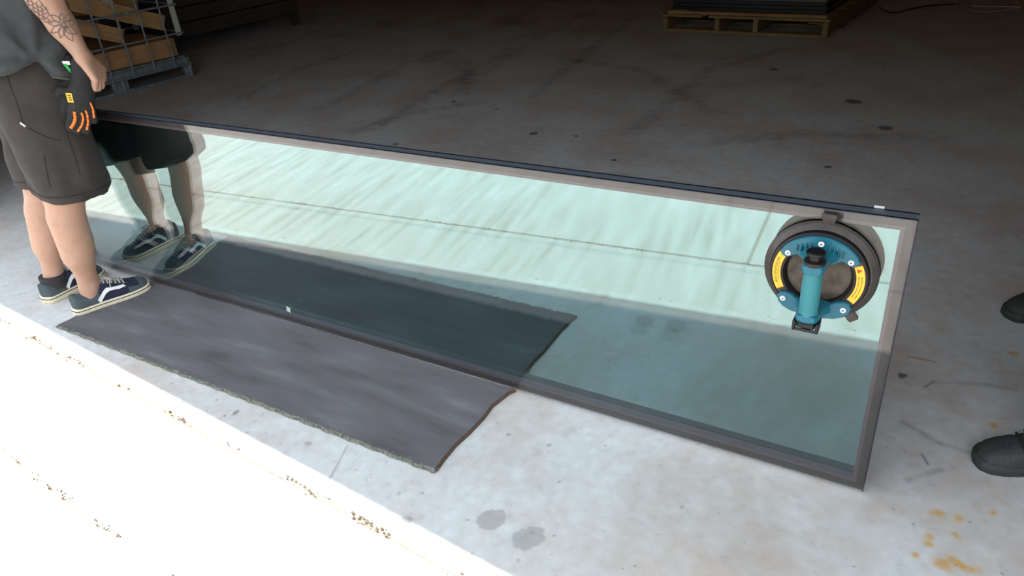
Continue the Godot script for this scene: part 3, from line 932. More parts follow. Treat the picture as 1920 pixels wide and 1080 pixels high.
# ---------------------------------------------------------------- carpet
func build_carpet():
	var c0 := fl(110, 612)
	var c1 := fl(820, 885)
	var x := (c1 - c0).normalized()
	var xf := Transform3D(Basis(x, Vector3.UP, x.cross(Vector3.UP)), c0)
	var inv := xf.affine_inverse()
	var t := thing("carpet_strip", "worn grey carpet offcut lying under the glass panel, long side frayed", "carpet", xf)
	var L := (c1 - c0).length()
	# right end follows the ragged cut; the strip runs a little under the glass
	var endp := []
	for q in [[816, 885], [833, 862], [853, 838], [880, 813], [906, 786], [922, 764], [953, 740]]:
		endp.append(inv * fl(q[0], q[1]))
	var back := (inv * fl(953, 740)).z - 0.02
	endp.append(Vector3(endp[-1].x + 0.01, 0, back))
	var mb := MB.new()
	var n := 60
	var hgt := func(u: float, v: float) -> float:
		return 0.0075 + 0.0006 * sin(u * 7.0 + v * 3.0)
	var rows := []
	for i in n + 1:
		var row := PackedVector3Array()
		for jv in endp.size():
			var e: Vector3 = endp[jv]
			var zz: float = e.z
			var l0 := -0.004 * sin(zz * 40.0) - zz * 0.02
			var jag := 0.0025 * sin(i * 2.3) * (1.0 if jv == 0 else 0.0)
			var u := lerpf(l0, e.x, float(i) / n)
			var lift := 0.004 * clampf((float(i) / n - 0.97) / 0.03, 0.0, 1.0)
			row.append(Vector3(u, hgt.call(u, zz) + lift, zz + jag))
		rows.append(row)
	mb.loft(rows, false)
	part("pile", mb, M.carpet, t)
	# side walls: frayed long edge and brown cut end
	var ed := MB.new()
	for i in n:
		var a: Vector3 = rows[i][0]
		var b: Vector3 = rows[i + 1][0]
		ed.quad(a, b, Vector3(b.x, 0.0005, b.z + 0.008), Vector3(a.x, 0.0005, a.z + 0.008), Vector3.BACK)
	rng.seed = 21
	for i in 1500:
		var u := rng.randf() * L
		var sz := rng.randf_range(0.003, 0.009)
		ed.box(Transform3D(Basis.from_euler(Vector3(rng.randf_range(-1, 1), rng.randf() * 3, rng.randf_range(-1, 1))), Vector3(u, rng.randf_range(0.002, 0.008), rng.randf_range(-0.006, 0.009))), Vector3(sz, 0.0016, 0.0016), 0.0)
	part("frayed_edge", ed, M.fray, t)
	var ce := MB.new()
	for k in endp.size() - 1:
		var a: Vector3 = rows[n][k]
		var b: Vector3 = rows[n][k + 1]
		ce.quad(a, b, Vector3(b.x + 0.005, 0.0005, b.z), Vector3(a.x + 0.005, 0.0005, a.z), Vector3.RIGHT)
	part("cut_end", ce, M.carpet_back, t)

# ---------------------------------------------------------------- things inside the hall
func build_cage():
	var corner := Vector3(-2.483, 0, -6.428)
	var xd := Vector3(0.682, 0, -0.731).normalized()
	var xf := Transform3D(Basis(xd, Vector3.UP, xd.cross(Vector3.UP)), corner - xd * 1.2)
	var t := thing("mesh_cage", "galvanised steel mesh pallet cage holding boards beside the person in shorts", "pallet cage", xf)
	var D := 0.8
	# feet and bottom runners
	for x in [0.03, 0.6, 1.17]:
		for z in [-0.05, -D + 0.05]:
			var mb := MB.new()
			mb.box(at(Vector3(x, 0.055, z)), Vector3(0.06 if x != 0.6 else 0.13, 0.09, 0.08), 0.012)
			mb.tube([Vector3(x + 0.02, 0.012, z + 0.03), Vector3(x + 0.02, 0.1, z + 0.03)], 0.022, 12)
			part("foot", mb, M.steel, t)
	for z in [-0.03, -D + 0.03]:
		part("runner", quick_box(Vector3(1.2, 0.022, 0.05), Vector3(0.6, 0.012, z), 0.004), M.steel, t)
		part("base_rail", quick_box(Vector3(1.2, 0.06, 0.05), Vector3(0.6, 0.13, z), 0.006), M.steel, t)
		var lip := MB.new()
		lip.tube([Vector3(0, 0.105, z + 0.028), Vector3(1.2, 0.105, z + 0.028)], 0.012, 8)
		part("base_lip", lip, M.steel, t)
	for x in [0.02, 1.18]:
		part("base_rail", quick_box(Vector3(0.05, 0.06, D - 0.1), Vector3(x, 0.13, -D / 2), 0.006), M.steel, t)
	part("base_plate", quick_box(Vector3(1.16, 0.012, D - 0.06), Vector3(0.6, 0.165, -D / 2), 0.0), M.steel, t)
	# corner posts
	for x in [0.02, 1.18]:
		for z in [-0.02, -D + 0.02]:
			var mb := MB.new()
			mb.box(at(Vector3(x, 0.66, z)), Vector3(0.045, 0.66, 0.012), 0.003)
			mb.box(at(Vector3(x + (0.02 if x > 0.5 else -0.02), 0.66, z - 0.02)), Vector3(0.012, 0.66, 0.045), 0.003)
			part("corner_post", mb, M.pale_steel if x > 0.5 and z > -0.1 else M.steel, t)
	# mesh of bars
	for zz in [0.012, -D - 0.004]:
		for k in 7:
			var x := 1.06 - 0.172 * k
			var mb := MB.new()
			mb.tube([Vector3(x, 0.10, zz), Vector3(x, 1.0, zz)], 0.0075, 8)
			part("mesh_bar", mb, M.steel, t)
		for k in 4:
			var y := 0.355 + 0.215 * k
			var mb := MB.new()
			mb.tube([Vector3(0, y, zz + 0.012), Vector3(1.2, y, zz + 0.012)], 0.008, 8)
			part("mesh_bar", mb, M.steel, t)
	for zz in [0.0]:
		for xx in [-0.005, 1.205]:
			for k in 4:
				var mb := MB.new()
				mb.tube([Vector3(xx, 0.355 + 0.215 * k, 0), Vector3(xx, 0.355 + 0.215 * k, -D)], 0.008, 8)
				part("mesh_bar", mb, M.steel, t)
	# load: a low cardboard carton and loose boards
	var b := thing("cardboard_box", "brown cardboard carton in the bottom of the mesh cage", "box", xf)
	part("carton", quick_box(Vector3(1.1, 0.14, 0.66), Vector3(0.6, 0.245, -0.4), 0.004), M.card, b)
	part("flap", quick_box(Vector3(0.06, 0.135, 0.004), Vector3(1.115, 0.245, -0.066), 0.001, Basis(Vector3.UP, 0.3)), M.card, b)
	var boards := [[Vector3(0.08, 0.86, -0.12), Vector3(1.13, 0.43, -0.12), 0.12, "long raw board slanting across the mesh cage"], [Vector3(0.06, 0.70, -0.075), Vector3(0.76, 0.40, -0.075), 0.11, "raw board slanting down onto the carton in the mesh cage"], [Vector3(0.2, 0.93, -0.3), Vector3(1.13, 0.82, -0.34), 0.12, "raw board lying high at the back of the mesh cage"], [Vector3(0.5, 0.62, -0.5), Vector3(1.13, 0.56, -0.5), 0.10, "short raw board at the rear of the mesh cage"]]
	for d in boards:
		var p: Vector3 = d[0]
		var q: Vector3 = d[1]
		var ux := (q - p).normalized()
		var uz := ux.cross(Vector3.UP).normalized()
		var o := part("wooden_board", quick_box(Vector3((q - p).length(), d[2], 0.022), Vector3.ZERO, 0.002), M.wood)
		o.transform = xf * Transform3D(Basis(ux, uz.cross(ux), uz), (p + q) / 2)
		tag(o, d[3], "board", "boards in the cage")
	var sh := part("paper_sheet", quick_box(Vector3(0.07, 0.5, 0.003), Vector3.ZERO, 0.0), M.white)
	sh.transform = xf * Transform3D(Basis(Vector3.BACK, 0.3), Vector3(0.72, 0.84, -0.2))
	tag(sh, "white paper strip standing among the boards in the mesh cage", "paper")

func build_crate():
	var xf := frame_of(Vector3(-3.0, 0, -7.42), Vector3(-2.03, 0, -8.617))
	var L := 1.54
	var t := thing("wooden_crate", "dark slatted wooden crate on legs behind the mesh cage", "crate", xf)
	for x in [0.04, L - 0.04]:
		for z in [-0.04, -0.86]:
			part("leg", quick_box(Vector3(0.08, 0.96, 0.08), Vector3(x, 0.48, z), 0.004), M.dark_wood, t)
	for k in 6:
		part("slat", quick_box(Vector3(L - 0.02, 0.125, 0.024), Vector3(L / 2, 0.2 + 0.137 * k, -0.005 + 0.003 * (k % 2)), 0.003), M.dark_wood, t)
		part("slat", quick_box(Vector3(L - 0.02, 0.125, 0.024), Vector3(L / 2, 0.2 + 0.137 * k, -0.895), 0.003), M.dark_wood, t)
		part("slat", quick_box(Vector3(0.024, 0.125, 0.84), Vector3(L + 0.005, 0.2 + 0.137 * k, -0.45), 0.003), M.dark_wood, t)
		part("slat", quick_box(Vector3(0.024, 0.125, 0.84), Vector3(-0.005, 0.2 + 0.137 * k, -0.45), 0.003), M.dark_wood, t)
	part("bottom_board", quick_box(Vector3(L - 0.1, 0.02, 0.8), Vector3(L / 2, 0.15, -0.45), 0.0), M.dark_wood, t)

func build_pallet():
	var xf := frame_of(Vector3(1.474, 0, -6.509), Vector3(2.519, 0, -5.67))
	var L := 1.34
	var D := 1.62
	var t := thing("wooden_pallet", "weathered wooden pallet with a broken front board under dark sheets", "pallet", xf)
	for x in [0.02, 0.475, 0.79, L - 0.02]:
		part("stringer", quick_box(Vector3(0.04, 0.095, D), Vector3(x, 0.0655, -D / 2), 0.003), M.old_wood, t)
	for k in 5:
		var z := -0.05 - k * (D - 0.1) / 4.0
		part("bottom_board", quick_box(Vector3(L, 0.018, 0.1), Vector3(L / 2, 0.009, z), 0.002), M.old_wood, t)
	for k in 7:
		var z := -0.065 - k * (D - 0.12) / 6.0
		if k == 0:
			# the front deck board is split: a stub, a gap and a long piece with a splintered end
			var a := MB.new()
			a.prism(PackedVector2Array([Vector2(-0.01, -0.01), Vector2(-0.01, -0.12), Vector2(0.34, -0.12), Vector2(0.30, -0.09), Vector2(0.355, -0.06), Vector2(0.29, -0.01)]), 0.113, 0.131, 0.001, Transform3D(Basis(Vector3.RIGHT, Vector3.FORWARD, Vector3.UP), Vector3(0, 0, -0.13)))
			part("deck_board", a, M.old_wood, t)
			var b := MB.new()
			b.prism(PackedVector2Array([Vector2(0.39, -0.01), Vector2(0.36, -0.05), Vector2(0.40, -0.12), Vector2(1.35, -0.12), Vector2(1.35, -0.01)]), 0.113, 0.131, 0.001, Transform3D(Basis(Vector3.RIGHT, Vector3.FORWARD, Vector3.UP), Vector3(0, 0, -0.13)))
			part("deck_board", b, M.old_wood, t)
			part("splinter", quick_box(Vector3(0.16, 0.008, 0.012), Vector3(1.27, 0.103, 0.0), 0.001, Basis(Vector3.BACK, -0.06)), M.old_wood, t)
		else:
			part("deck_board", quick_box(Vector3(L, 0.018, 0.13), Vector3(L / 2, 0.122, z), 0.002), M.old_wood, t)
	var b2 := thing("plywood_base", "thin raw plywood sheet with chipped front edge on the wooden pallet", "board", xf)
	part("sheet", quick_box(Vector3(L - 0.05, 0.022, D - 0.05), Vector3(L / 2, 0.1425, -D / 2 - 0.01), 0.002), M.wood, b2)
	part("chip", quick_box(Vector3(0.12, 0.008, 0.02), Vector3(0.14, 0.1575, -0.05), 0.001), M.old_wood, b2)
	for k in 4:
		var o := part("dark_sheet", quick_box(Vector3(L - 0.09, 0.028, D - 0.12), Vector3.ZERO, 0.003), M.dark_sheet if k < 3 else M.green_sheet)
		o.transform = xf * at(Vector3(L / 2 + 0.01 * sin(k * 2.0), 0.168 + 0.0285 * k, -D / 2 - 0.02))
		tag(o, "black flat sheet in the stack on the wooden pallet" if k < 3 else "dull green top sheet of the stack on the wooden pallet", "sheet", "sheets stacked on the pallet")

func build_straps():
	var runs := [[[1648, 12], [1658, 20], [1672, 24], [1690, 22], [1706, 17], [1740, 11], [1780, 8], [1815, 6]], [[1795, -10], [1796, 2], [1806, 12], [1822, 20], [1850, 23], [1880, 19], [1925, 14]], [[1792, 12], [1796, 2], [1802, -6]], [[1822, 11], [1850, 12], [1890, 12], [1925, 15]]]
	var k := 0
	for r in runs:
		var pts := []
		for i in r.size() - 1:
			for q in 3:
				pts.append(fl(lerpf(r[i][0], r[i + 1][0], q / 3.0), lerpf(r[i][1], r[i + 1][1], q / 3.0), 0.006 + 0.01 * absf(sin(k + i))))
		var mb := MB.new()
		mb.tube(pts, 0.005, 6)
		var o := part("strapping_wire", mb, M.pale_steel if k != 0 else M.dark_sheet)
		tag(o, ["black loose strap curling on the floor by the wooden pallet", "pale wire looping wide across the hall floor", "short pale wire end sticking out of the wire tangle", "straight pale wire lying beside the wide wire loop"][k], "wire", "loose straps and wires")
		k += 1
	var p := fl(1911, 2)
	var o := thing("red_clip", "small red plastic clip lying beyond the loose wires", "clip", at(p, Basis(Vector3.UP, 0.5)))
	var mb := MB.new()
	mb.box(at(Vector3(0, 0.015, 0)), Vector3(0.04, 0.03, 0.025), 0.006)
	mb.tube([Vector3(-0.02, 0.02, 0), Vector3(-0.03, 0.04, 0), Vector3(0, 0.05, 0), Vector3(0.02, 0.03, 0)], 0.005, 6)
	part("clip_body", mb, M.red, o)

# ---------------------------------------------------------------- shoes
# local frame: x from heel to toe, y up, z to the wearer's right
func shoe_half(t: float) -> float:
	var tb := [0.0, 0.030, 0.0355, 0.036, 0.035, 0.036, 0.041, 0.046, 0.0485, 0.0475, 0.041, 0.026, 0.0]
	var f := clampf(t, 0.0, 1.0)
	# denser near both ends
	var ts := [0.0, 0.03, 0.08, 0.15, 0.28, 0.4, 0.52, 0.63, 0.74, 0.83, 0.92, 0.98, 1.0]
	for i in ts.size() - 1:
		if f <= ts[i + 1]:
			var u: float = (f - ts[i]) / (ts[i + 1] - ts[i])
			return lerpf(tb[i], tb[i + 1], u)
	return 0.0
func shoe_top(t: float) -> float:
	var ts := [0.0, 0.04, 0.12, 0.22, 0.30, 0.38, 0.44, 0.52, 0.62, 0.72, 0.82, 0.9, 0.96, 1.0]
	var th := [0.072, 0.078, 0.070, 0.062, 0.066, 0.088, 0.098, 0.090, 0.078, 0.066, 0.058, 0.052, 0.044, 0.030]
	var f := clampf(t, 0.0, 1.0)
	for i in ts.size() - 1:
		if f <= ts[i + 1]:
			var u: float = (f - ts[i]) / (ts[i + 1] - ts[i])
			u = u * u * (3.0 - 2.0 * u)
			return lerpf(th[i], th[i + 1], u)
	return 0.03
func shoe_mid(t: float) -> float:
	return 0.008 * sin(t * PI)
func shoe_pt(L: float, t: float, ph: float, off := 0.0) -> Vector3:
	# ph 0 = wearer's right at the sole, PI = left
	var w := maxf(shoe_half(t), 0.002) - 0.003 + off
	var h := shoe_top(t) - 0.02 + off
	var c := cos(ph)
	var s := sin(ph)
	var e := lerpf(0.55, 0.8, clampf(t * 1.4, 0, 1))
	return Vector3(lerpf(0.004, L - 0.004, t), 0.02 + h * pow(absf(s), e), shoe_mid(t) + signf(c) * pow(absf(c), 0.75) * w)
func shoe_patch(L: float, t0: float, t1: float, p0: float, p1: float, off: float, nt := 14, np := 18) -> MB:
	var mb := MB.new()
	var rings := []
	for i in nt + 1:
		var r := PackedVector3Array()
		for k in np + 1:
			r.append(shoe_pt(L, lerpf(t0, t1, float(i) / nt), lerpf(p0, p1, float(k) / np), off))
		rings.append(r)
	# outward normals from the shoe's long axis
	for i in nt:
		for k in np:
			var a: Vector3 = rings[i][k]
			var b: Vector3 = rings[i + 1][k]
			var c: Vector3 = rings[i + 1][k + 1]
			var d: Vector3 = rings[i][k + 1]
			var nn := []
			for q in [[i, k], [i + 1, k], [i + 1, k + 1], [i, k + 1]]:
				var pa: Vector3 = rings[mini(q[0] + 1, nt)][q[1]] - rings[maxi(q[0] - 1, 0)][q[1]]
				var pb: Vector3 = rings[q[0]][mini(q[1] + 1, np)] - rings[q[0]][maxi(q[1] - 1, 0)]
				var g := pa.cross(pb)
				g = g.normalized() if g.length_squared() > 1e-16 else Vector3.UP
				var core := Vector3(clampf(rings[q[0]][q[1]].x, L * 0.12, L * 0.8), 0.025, 0)
				nn.append(g if g.dot(rings[q[0]][q[1]] - core) >= 0.0 else -g)
			mb.tri(a, b, c, nn[0], nn[1], nn[2])
			mb.tri(a, c, d, nn[0], nn[2], nn[3])
	return mb
func sole_ring(L: float, grow: float, y: float) -> PackedVector3Array:
	var r := PackedVector3Array()
	var n := 40
	for i in n + 1:
		var t := 0.5 - 0.5 * cos(PI * i / n)
		r.append(Vector3(L * t + grow * (2.0 * t - 1.0), y, shoe_mid(t) + shoe_half(t) + (grow if i > 0 and i < n else 0.0)))
	for i in range(n - 1, 0, -1):
		var t := 0.5 - 0.5 * cos(PI * i / n)
		r.append(Vector3(L * t + grow * (2.0 * t - 1.0), y, shoe_mid(t) - shoe_half(t) - grow))
	return r
func make_shoe(called: String, label: String, heel: Vector3, toe: Vector3, wearer: Node3D, skate: bool) -> Node3D:
	var x := (toe - heel).normalized()
	var L := (toe - heel).length()
	var t := Node3D.new()
	t.name = called
	wearer.add_child(t, true)
	t.transform = Transform3D(Basis(x, Vector3.UP, x.cross(Vector3.UP)), heel - wearer.position)
	t.set_meta("label", label)
	var mb := MB.new()
	mb.loft([sole_ring(L, -0.002, 0.0), sole_ring(L, 0.0015, 0.003), sole_ring(L, 0.002, 0.014), sole_ring(L, 0.001, 0.026), sole_ring(L, -0.004, 0.0275)])
	part("sole", mb, M.cream if skate else M.boot, t)
	if skate:
		mb = MB.new()
		mb.loft([sole_ring(L, 0.0014, 0.0185), sole_ring(L, 0.0026, 0.0188), sole_ring(L, 0.0026, 0.0212), sole_ring(L, 0.0012, 0.0215)], true, false, false)
		part("foxing_stripe", mb, M.canvas, t)
	part("upper", shoe_patch(L, 0.0, 1.0, 0.0, PI, 0.0, 40, 28), M.canvas if skate else M.boot, t)
	if not skate:
		part("welt", shoe_patch(L, 0.72, 1.0, 0.0, PI, 0.0015, 12, 20), M.boot, t)
		for k in 5:
			lace(t, L, 0.48 + 0.055 * k, M.glove)
		return t
	part("heel_counter", shoe_patch(L, 0.0, 0.34, 0.0, 1.15, 0.0016), M.suede, t)
	part("heel_counter", shoe_patch(L, 0.0, 0.34, PI - 1.15, PI, 0.0016), M.suede, t)
	part("collar", shoe_patch(L, 0.0, 0.36, 0.85, PI - 0.85, 0.0022, 12, 14), M.suede, t)
	part("toe_cap", shoe_patch(L, 0.86, 1.0, 0.0, PI, 0.0014), M.suede, t)
	part("toe_guard", shoe_patch(L, 0.70, 0.9, 0.0, 0.55, 0.0012), M.suede, t)
	part("toe_guard", shoe_patch(L, 0.70, 0.9, PI - 0.55, PI, 0.0012), M.suede, t)
	for sg in [0, 1]:
		var p0 := 1.0 if sg == 0 else PI - 1.32
		var p1 := 1.32 if sg == 0 else PI - 1.0
		part("eyestay", shoe_patch(L, 0.42, 0.72, p0, p1, 0.002), M.suede, t)
	part("tongue", shoe_patch(L, 0.37, 0.70, 1.25, PI - 1.25, 0.0012), M.lace, t)
	# pale wavy side stripe, both sides
	for sg in [0, 1]:
		var path := [[0.31, 0.14, 0.22], [0.36, 0.28, 0.22], [0.41, 0.42, 0.22], [0.46, 0.51, 0.21], [0.52, 0.55, 0.2], [0.58, 0.59, 0.2], [0.64, 0.69, 0.19], [0.675, 0.76, 0.17]]
		var sm := MB.new()
		var pts := []
		for q in path:
			pts.append(q)
		for i in pts.size() - 1:
			var c := []
			for e in [[i, -1], [i + 1, -1], [i + 1, 1], [i, 1]]:
				var q: Array = pts[e[0]]
				var ph: float = q[1] + e[1] * q[2] * 0.5
				c.append(shoe_pt(L, q[0] - e[1] * 0.012, ph if sg == 0 else PI - ph, 0.0034))
			sm.quad(c[0], c[1], c[2], c[3], Vector3(0, 0.2, 1.0 if sg == 0 else -1.0))
		part("side_stripe", sm, M.white, t)
	for k in 6:
		lace(t, L, 0.455 + 0.046 * k, M.lace)
	# bow
	mb = MB.new()
	var top := shoe_pt(L, 0.45, PI / 2, 0.004)
	mb.tube([top, top + Vector3(0.012, 0.008, 0.02), top + Vector3(0.03, -0.004, 0.032), top + Vector3(0.018, -0.006, 0.014), top], 0.0022, 6)
	mb.tube([top, top + Vector3(0.004, 0.007, -0.02), top + Vector3(0.022, -0.006, -0.03), top + Vector3(0.014, -0.004, -0.012), top], 0.0022, 6)
	mb.tube([top, top + Vector3(0.02, 0.0, 0.03), top + Vector3(0.012, -0.03, 0.042)], 0.002, 6)
	part("lace_bow", mb, M.lace, t)
	return t
func lace(t: Node3D, L: float, tt: float, m: Material):
	var mb := MB.new()
	var pts := []
	for i in 11:
		pts.append(shoe_pt(L, tt + 0.012 * (float(i) / 10.0 - 0.5), lerpf(0.98, PI - 0.98, i / 10.0), 0.0045))
	mb.tube(pts, 0.0026, 6)
	part("lace", mb, m, t)

# ---------------------------------------------------------------- people
func hand(mb: MB, wrist: Vector3, dir: Vector3, across: Vector3, curl: float, thumb_side: float, sc := 1.0):
	# dir: wrist to knuckles; across: towards the little-finger side; palm faces dir x across
	dir = dir.normalized()
	across = (across - dir * across.dot(dir)).normalized()
	var palm := dir.cross(across).normalized()
	var f := Field.new(wrist - Vector3.ONE * 0.17, wrist + Vector3.ONE * 0.17, 0.0034)
	var fl_len := [0.040, 0.045, 0.042, 0.033]
	f.bone(wrist - dir * 0.05, wrist + dir * 0.01, 0.027, 0.025, 0.02)
	for i in 4:
		var o := (i - 1.5) * 0.0215
		var k0 := wrist + dir * 0.015 + across * o * 0.6
		var k1 := wrist + dir * (0.088 - absf(i - 1.2) * 0.005) + across * o - palm * 0.004
		f.bone(k0, k1, 0.0135, 0.0115, 0.016)
		var p := k1
		var ang := 0.0
		for s in 3:
			ang += curl * [0.75, 1.0, 0.7][s]
			var d := dir * cos(ang) + palm * sin(ang) + across * (0.05 * (i - 1.5))
			var q: Vector3 = p + d.normalized() * (fl_len[i] * [1.0, 0.62, 0.5][s])
			f.bone(p, q, 0.0106 - 0.0008 * s, 0.0099 - 0.0009 * s, 0.004)
			p = q
	var tb := wrist + dir * 0.022 - across * 0.026 + palm * 0.008
	var t1 := tb + dir * 0.036 - across * 0.016 + palm * 0.016
	var t2 := t1 + dir * 0.03 + across * 0.004 + palm * 0.014
	var t3 := t2 + dir * 0.02 + across * 0.012 + palm * 0.01
	f.chain([wrist + dir * 0.012 - across * 0.01, tb, t1, t2, t3], [0.015, 0.0155, 0.0125, 0.0105, 0.0085], 0.008)
	f.add_to(mb)

func head(mb: MB, neck_: Vector3, crown: Vector3, face: Vector3):
	var upv := (crown - neck_).normalized()
	var fwd := (face - upv * face.dot(upv)).normalized()
	var sd := fwd.cross(upv)
	var c := crown - upv * 0.10
	var f := Field.new(c - Vector3.ONE * 0.2, c + Vector3.ONE * 0.17, 0.006)
	f.bone(neck_ - upv * 0.02, c - upv * 0.03, 0.058, 0.055, 0.03)
	f.bone(c - fwd * 0.035, c + fwd * 0.022, 0.078, 0.074, 0.03)
	f.bone(c - upv * 0.06 + fwd * 0.03, c - upv * 0.105 + fwd * 0.055, 0.056, 0.032, 0.03)
	f.bone(c - upv * 0.008 + fwd * 0.094, c - upv * 0.046 + fwd * 0.112, 0.008, 0.012, 0.012)
	f.bone(c - upv * 0.077 + fwd * 0.082 - sd * 0.016, c - upv * 0.077 + fwd * 0.082 + sd * 0.016, 0.009, 0.009, 0.008)
	for s in [-1.0, 1.0]:
		f.bone(c + sd * s * 0.014 + fwd * 0.085 + upv * 0.006, c + sd * s * 0.04 + fwd * 0.074 + upv * 0.006, 0.01, 0.01, 0.015)
		f.bone(c + sd * s * 0.078 - upv * 0.005 - fwd * 0.006, c + sd * s * 0.08 - upv * 0.045, 0.012, 0.008, 0.01)
		f.bone(c + sd * s * 0.032 + fwd * 0.075 - upv * 0.012, c + sd * s * 0.032 + fwd * 0.077 - upv * 0.012, 0.012, 0.012, 0.004)
	f.add_to(mb)
func hair(crown: Vector3, neck_: Vector3, face: Vector3) -> MB:
	var upv := (crown - neck_).normalized()
	var fwd := (face - upv * face.dot(upv)).normalized()
	var c := crown - upv * 0.10
	var mb := MB.new()
	var f := Field.new(c - Vector3.ONE * 0.17, c + Vector3.ONE * 0.17, 0.008)
	f.bone(c - fwd * 0.04 + upv * 0.012, c + fwd * 0.014 + upv * 0.016, 0.084, 0.078, 0.02)
	f.shape(func(p: Vector3, d: float) -> float:
		var q := p - c
		return maxf(d, maxf(-(q.dot(upv)) + q.dot(fwd) * 0.75 - 0.018, -0.09 - q.dot(upv))))
	f.add_to(mb)
	return mb

func march(f: Field, px: float, py: float):
	var d := ray(px, py).normalized()
	var s := 1.5
	for it in 400:
		var p := eye + d * s
		var v := minf(f.sample(p), 0.03)
		if v < 0.0005:
			return p - d * 0.0005
		s += maxf(v * 0.7, 0.0006)
	return null
func build_person_left():
	var t := thing("person", "person in grey t-shirt and dark shorts holding black work gloves", "person", at(pbase))
	var o := pbase
	var rel := func(p: Vector3) -> Vector3: return p - o
	# joints
	var r_heel := Vector3(-1.612, 0, -2.412)
	var r_toe := Vector3(-1.399, 0, -2.592)
	var l_heel := Vector3(-1.778, 0, -2.525)
	var l_toe := Vector3(-1.655, 0, -2.752)
	var r_ank := r_heel.lerp(r_toe, 0.31) + Vector3(0, 0.085, 0)
	var l_ank := l_heel.lerp(l_toe, 0.30) + Vector3(0, 0.085, 0)
	var r_knee := pp(118, 362, 0.2)
	var l_knee := pp(82, 352, -0.05)
	var r_hip := pp(66, 150, 0.18)
	var l_hip := pp(58, 150, -0.03)
	var pel := (r_hip + l_hip) / 2
	var chest := pp(-25, -150, 0.06)
	var r_sh := pp(-20, -225, 0.24)
	var l_sh := pp(-20, -225, -0.12)
	var r_el := pp(58, -42, 0.33)
	var r_wr := pp(150, 98, 0.32)
	var l_el := pp(30, -30, -0.24)
	var l_wr := pp(95, 60, -0.2)
	var fwd := ((r_toe - r_heel) + (l_toe - l_heel)).normalized()
	#print("person: forearm ", (r_el - r_wr).length(), " upper ", (r_sh - r_el).length(), " shin ", (r_knee - r_ank).length(), " thigh ", (r_hip - r_knee).length(), " sh ", r_sh, " hip ", r_hip, " knee ", r_knee, " el ", r_el, " wr ", r_wr)
	var mb := MB.new()
	# legs and trunk
	var f := Field.new(Vector3(-2.2, -0.01, -3.1) , Vector3(-1.0, 1.62, -2.0), 0.012)
	for s in [[r_ank, r_knee, r_hip], [l_ank, l_knee, l_hip]]:
		var a: Vector3 = s[0]
		var k: Vector3 = s[1]
		var back := -fwd
		var up_leg := (k - a)
		f.bone(a + Vector3(0, -0.05, 0) - fwd * 0.02, a, 0.034, 0.032, 0.025)
		f.bone(a - fwd * 0.016, a + up_leg * 0.35 + back * 0.010, 0.024, 0.037, 0.02)
		f.bone(a + fwd * 0.004, a + up_leg * 0.5, 0.027, 0.041, 0.02)
		f.bone(a + up_leg * 0.38 + back * 0.016, a + up_leg * 0.78 + back * 0.022, 0.046, 0.052, 0.04)
		f.bone(a + up_leg * 0.5, k, 0.046, 0.056, 0.03)
		f.bone(k, s[2], 0.058, 0.082, 0.04)
		# ankle bones
		f.bone(a + fwd.cross(Vector3.UP) * 0.026, a - fwd.cross(Vector3.UP) * 0.026, 0.012, 0.012, 0.02)
	f.bone(r_hip, l_hip, 0.09, 0.09, 0.05)
	f.bone(pel, chest, 0.11, 0.13, 0.06)
	f.chain([r_sh, chest.lerp(r_sh, 0.4), chest.lerp(l_sh, 0.4), l_sh], [0.06, 0.09, 0.09, 0.06], 0.05)
	var nk := (r_sh + l_sh) / 2 + Vector3(0, 0.07, 0)
	f.bone((r_sh + l_sh) / 2, nk, 0.07, 0.055, 0.04)
	f.chain([r_sh, r_el, r_el.lerp(r_wr, 0.28), r_el.lerp(r_wr, 0.62), r_wr], [0.052, 0.043, 0.045, 0.037, 0.028], 0.03)
	f.chain([l_sh, l_el, l_el.lerp(l_wr, 0.28), l_wr], [0.052, 0.043, 0.044, 0.028], 0.03)
	f.add_to(mb)
	# right hand grips the gloves; the left hangs behind the hip
	var hd := (pp(193, 152, 0.31) - r_wr)
	hand(mb, r_wr, hd, -Vector3(pbase.x, 0, pbase.z).normalized() * 0.75 + (pp(130, 160, 0.2) - pp(160, 130, 0.2)).normalized() * 0.6, 0.9, 1.0)
	hand(mb, l_wr, Vector3(0.1, -1, 0), fwd, 0.35, 1.0)
	var crown := nk + Vector3(0, 0.25, 0) + fwd * 0.06
	head(mb, nk, crown, fwd + Vector3(0, -0.4, 0))
	for i in mb.v.size():
		mb.v[i] -= o
	part("body", mb, M.skin, t)
	var hm := hair(crown, nk, fwd + Vector3(0, -0.4, 0))
	for i in hm.v.size():
		hm.v[i] -= o
	part("hair", hm, M.hair, t)
	# shorts
	var nz := FastNoiseLite.new()
	nz.seed = 5
	nz.frequency = 1.6
	var rh := pp(142, 366, 0.18)
	var lh := pp(88, 366, -0.05)
	var short_hem := func(p: Vector3) -> float: return 0.45 - 0.13 * (p - rh).dot(fwd) + 0.007 * sin(p.x * 17.0 + p.z * 9.0)
	f = Field.new(Vector3(-2.1, 0.36, -3.0), Vector3(-1.15, 1.08, -2.05), 0.011)
	f.bone(r_hip + Vector3(0, -0.02, 0), rh - Vector3(0, 0.08, 0), 0.105, 0.118, 0.03)
	f.bone(r_hip - fwd * 0.05, rh - fwd * 0.01 - Vector3(0, 0.08, 0), 0.098, 0.108, 0.03)
	f.bone(l_hip + Vector3(0, -0.02, 0), lh - Vector3(0, 0.08, 0), 0.125, 0.112, 0.03)
	f.bone(pel + Vector3(0, 0.16, 0) + fwd * 0.02, pel, 0.105, 0.125, 0.05)
	f.bone(r_hip.lerp(l_hip, 0.1) + Vector3(0, 0.16, 0), r_hip, 0.09, 0.105, 0.05)
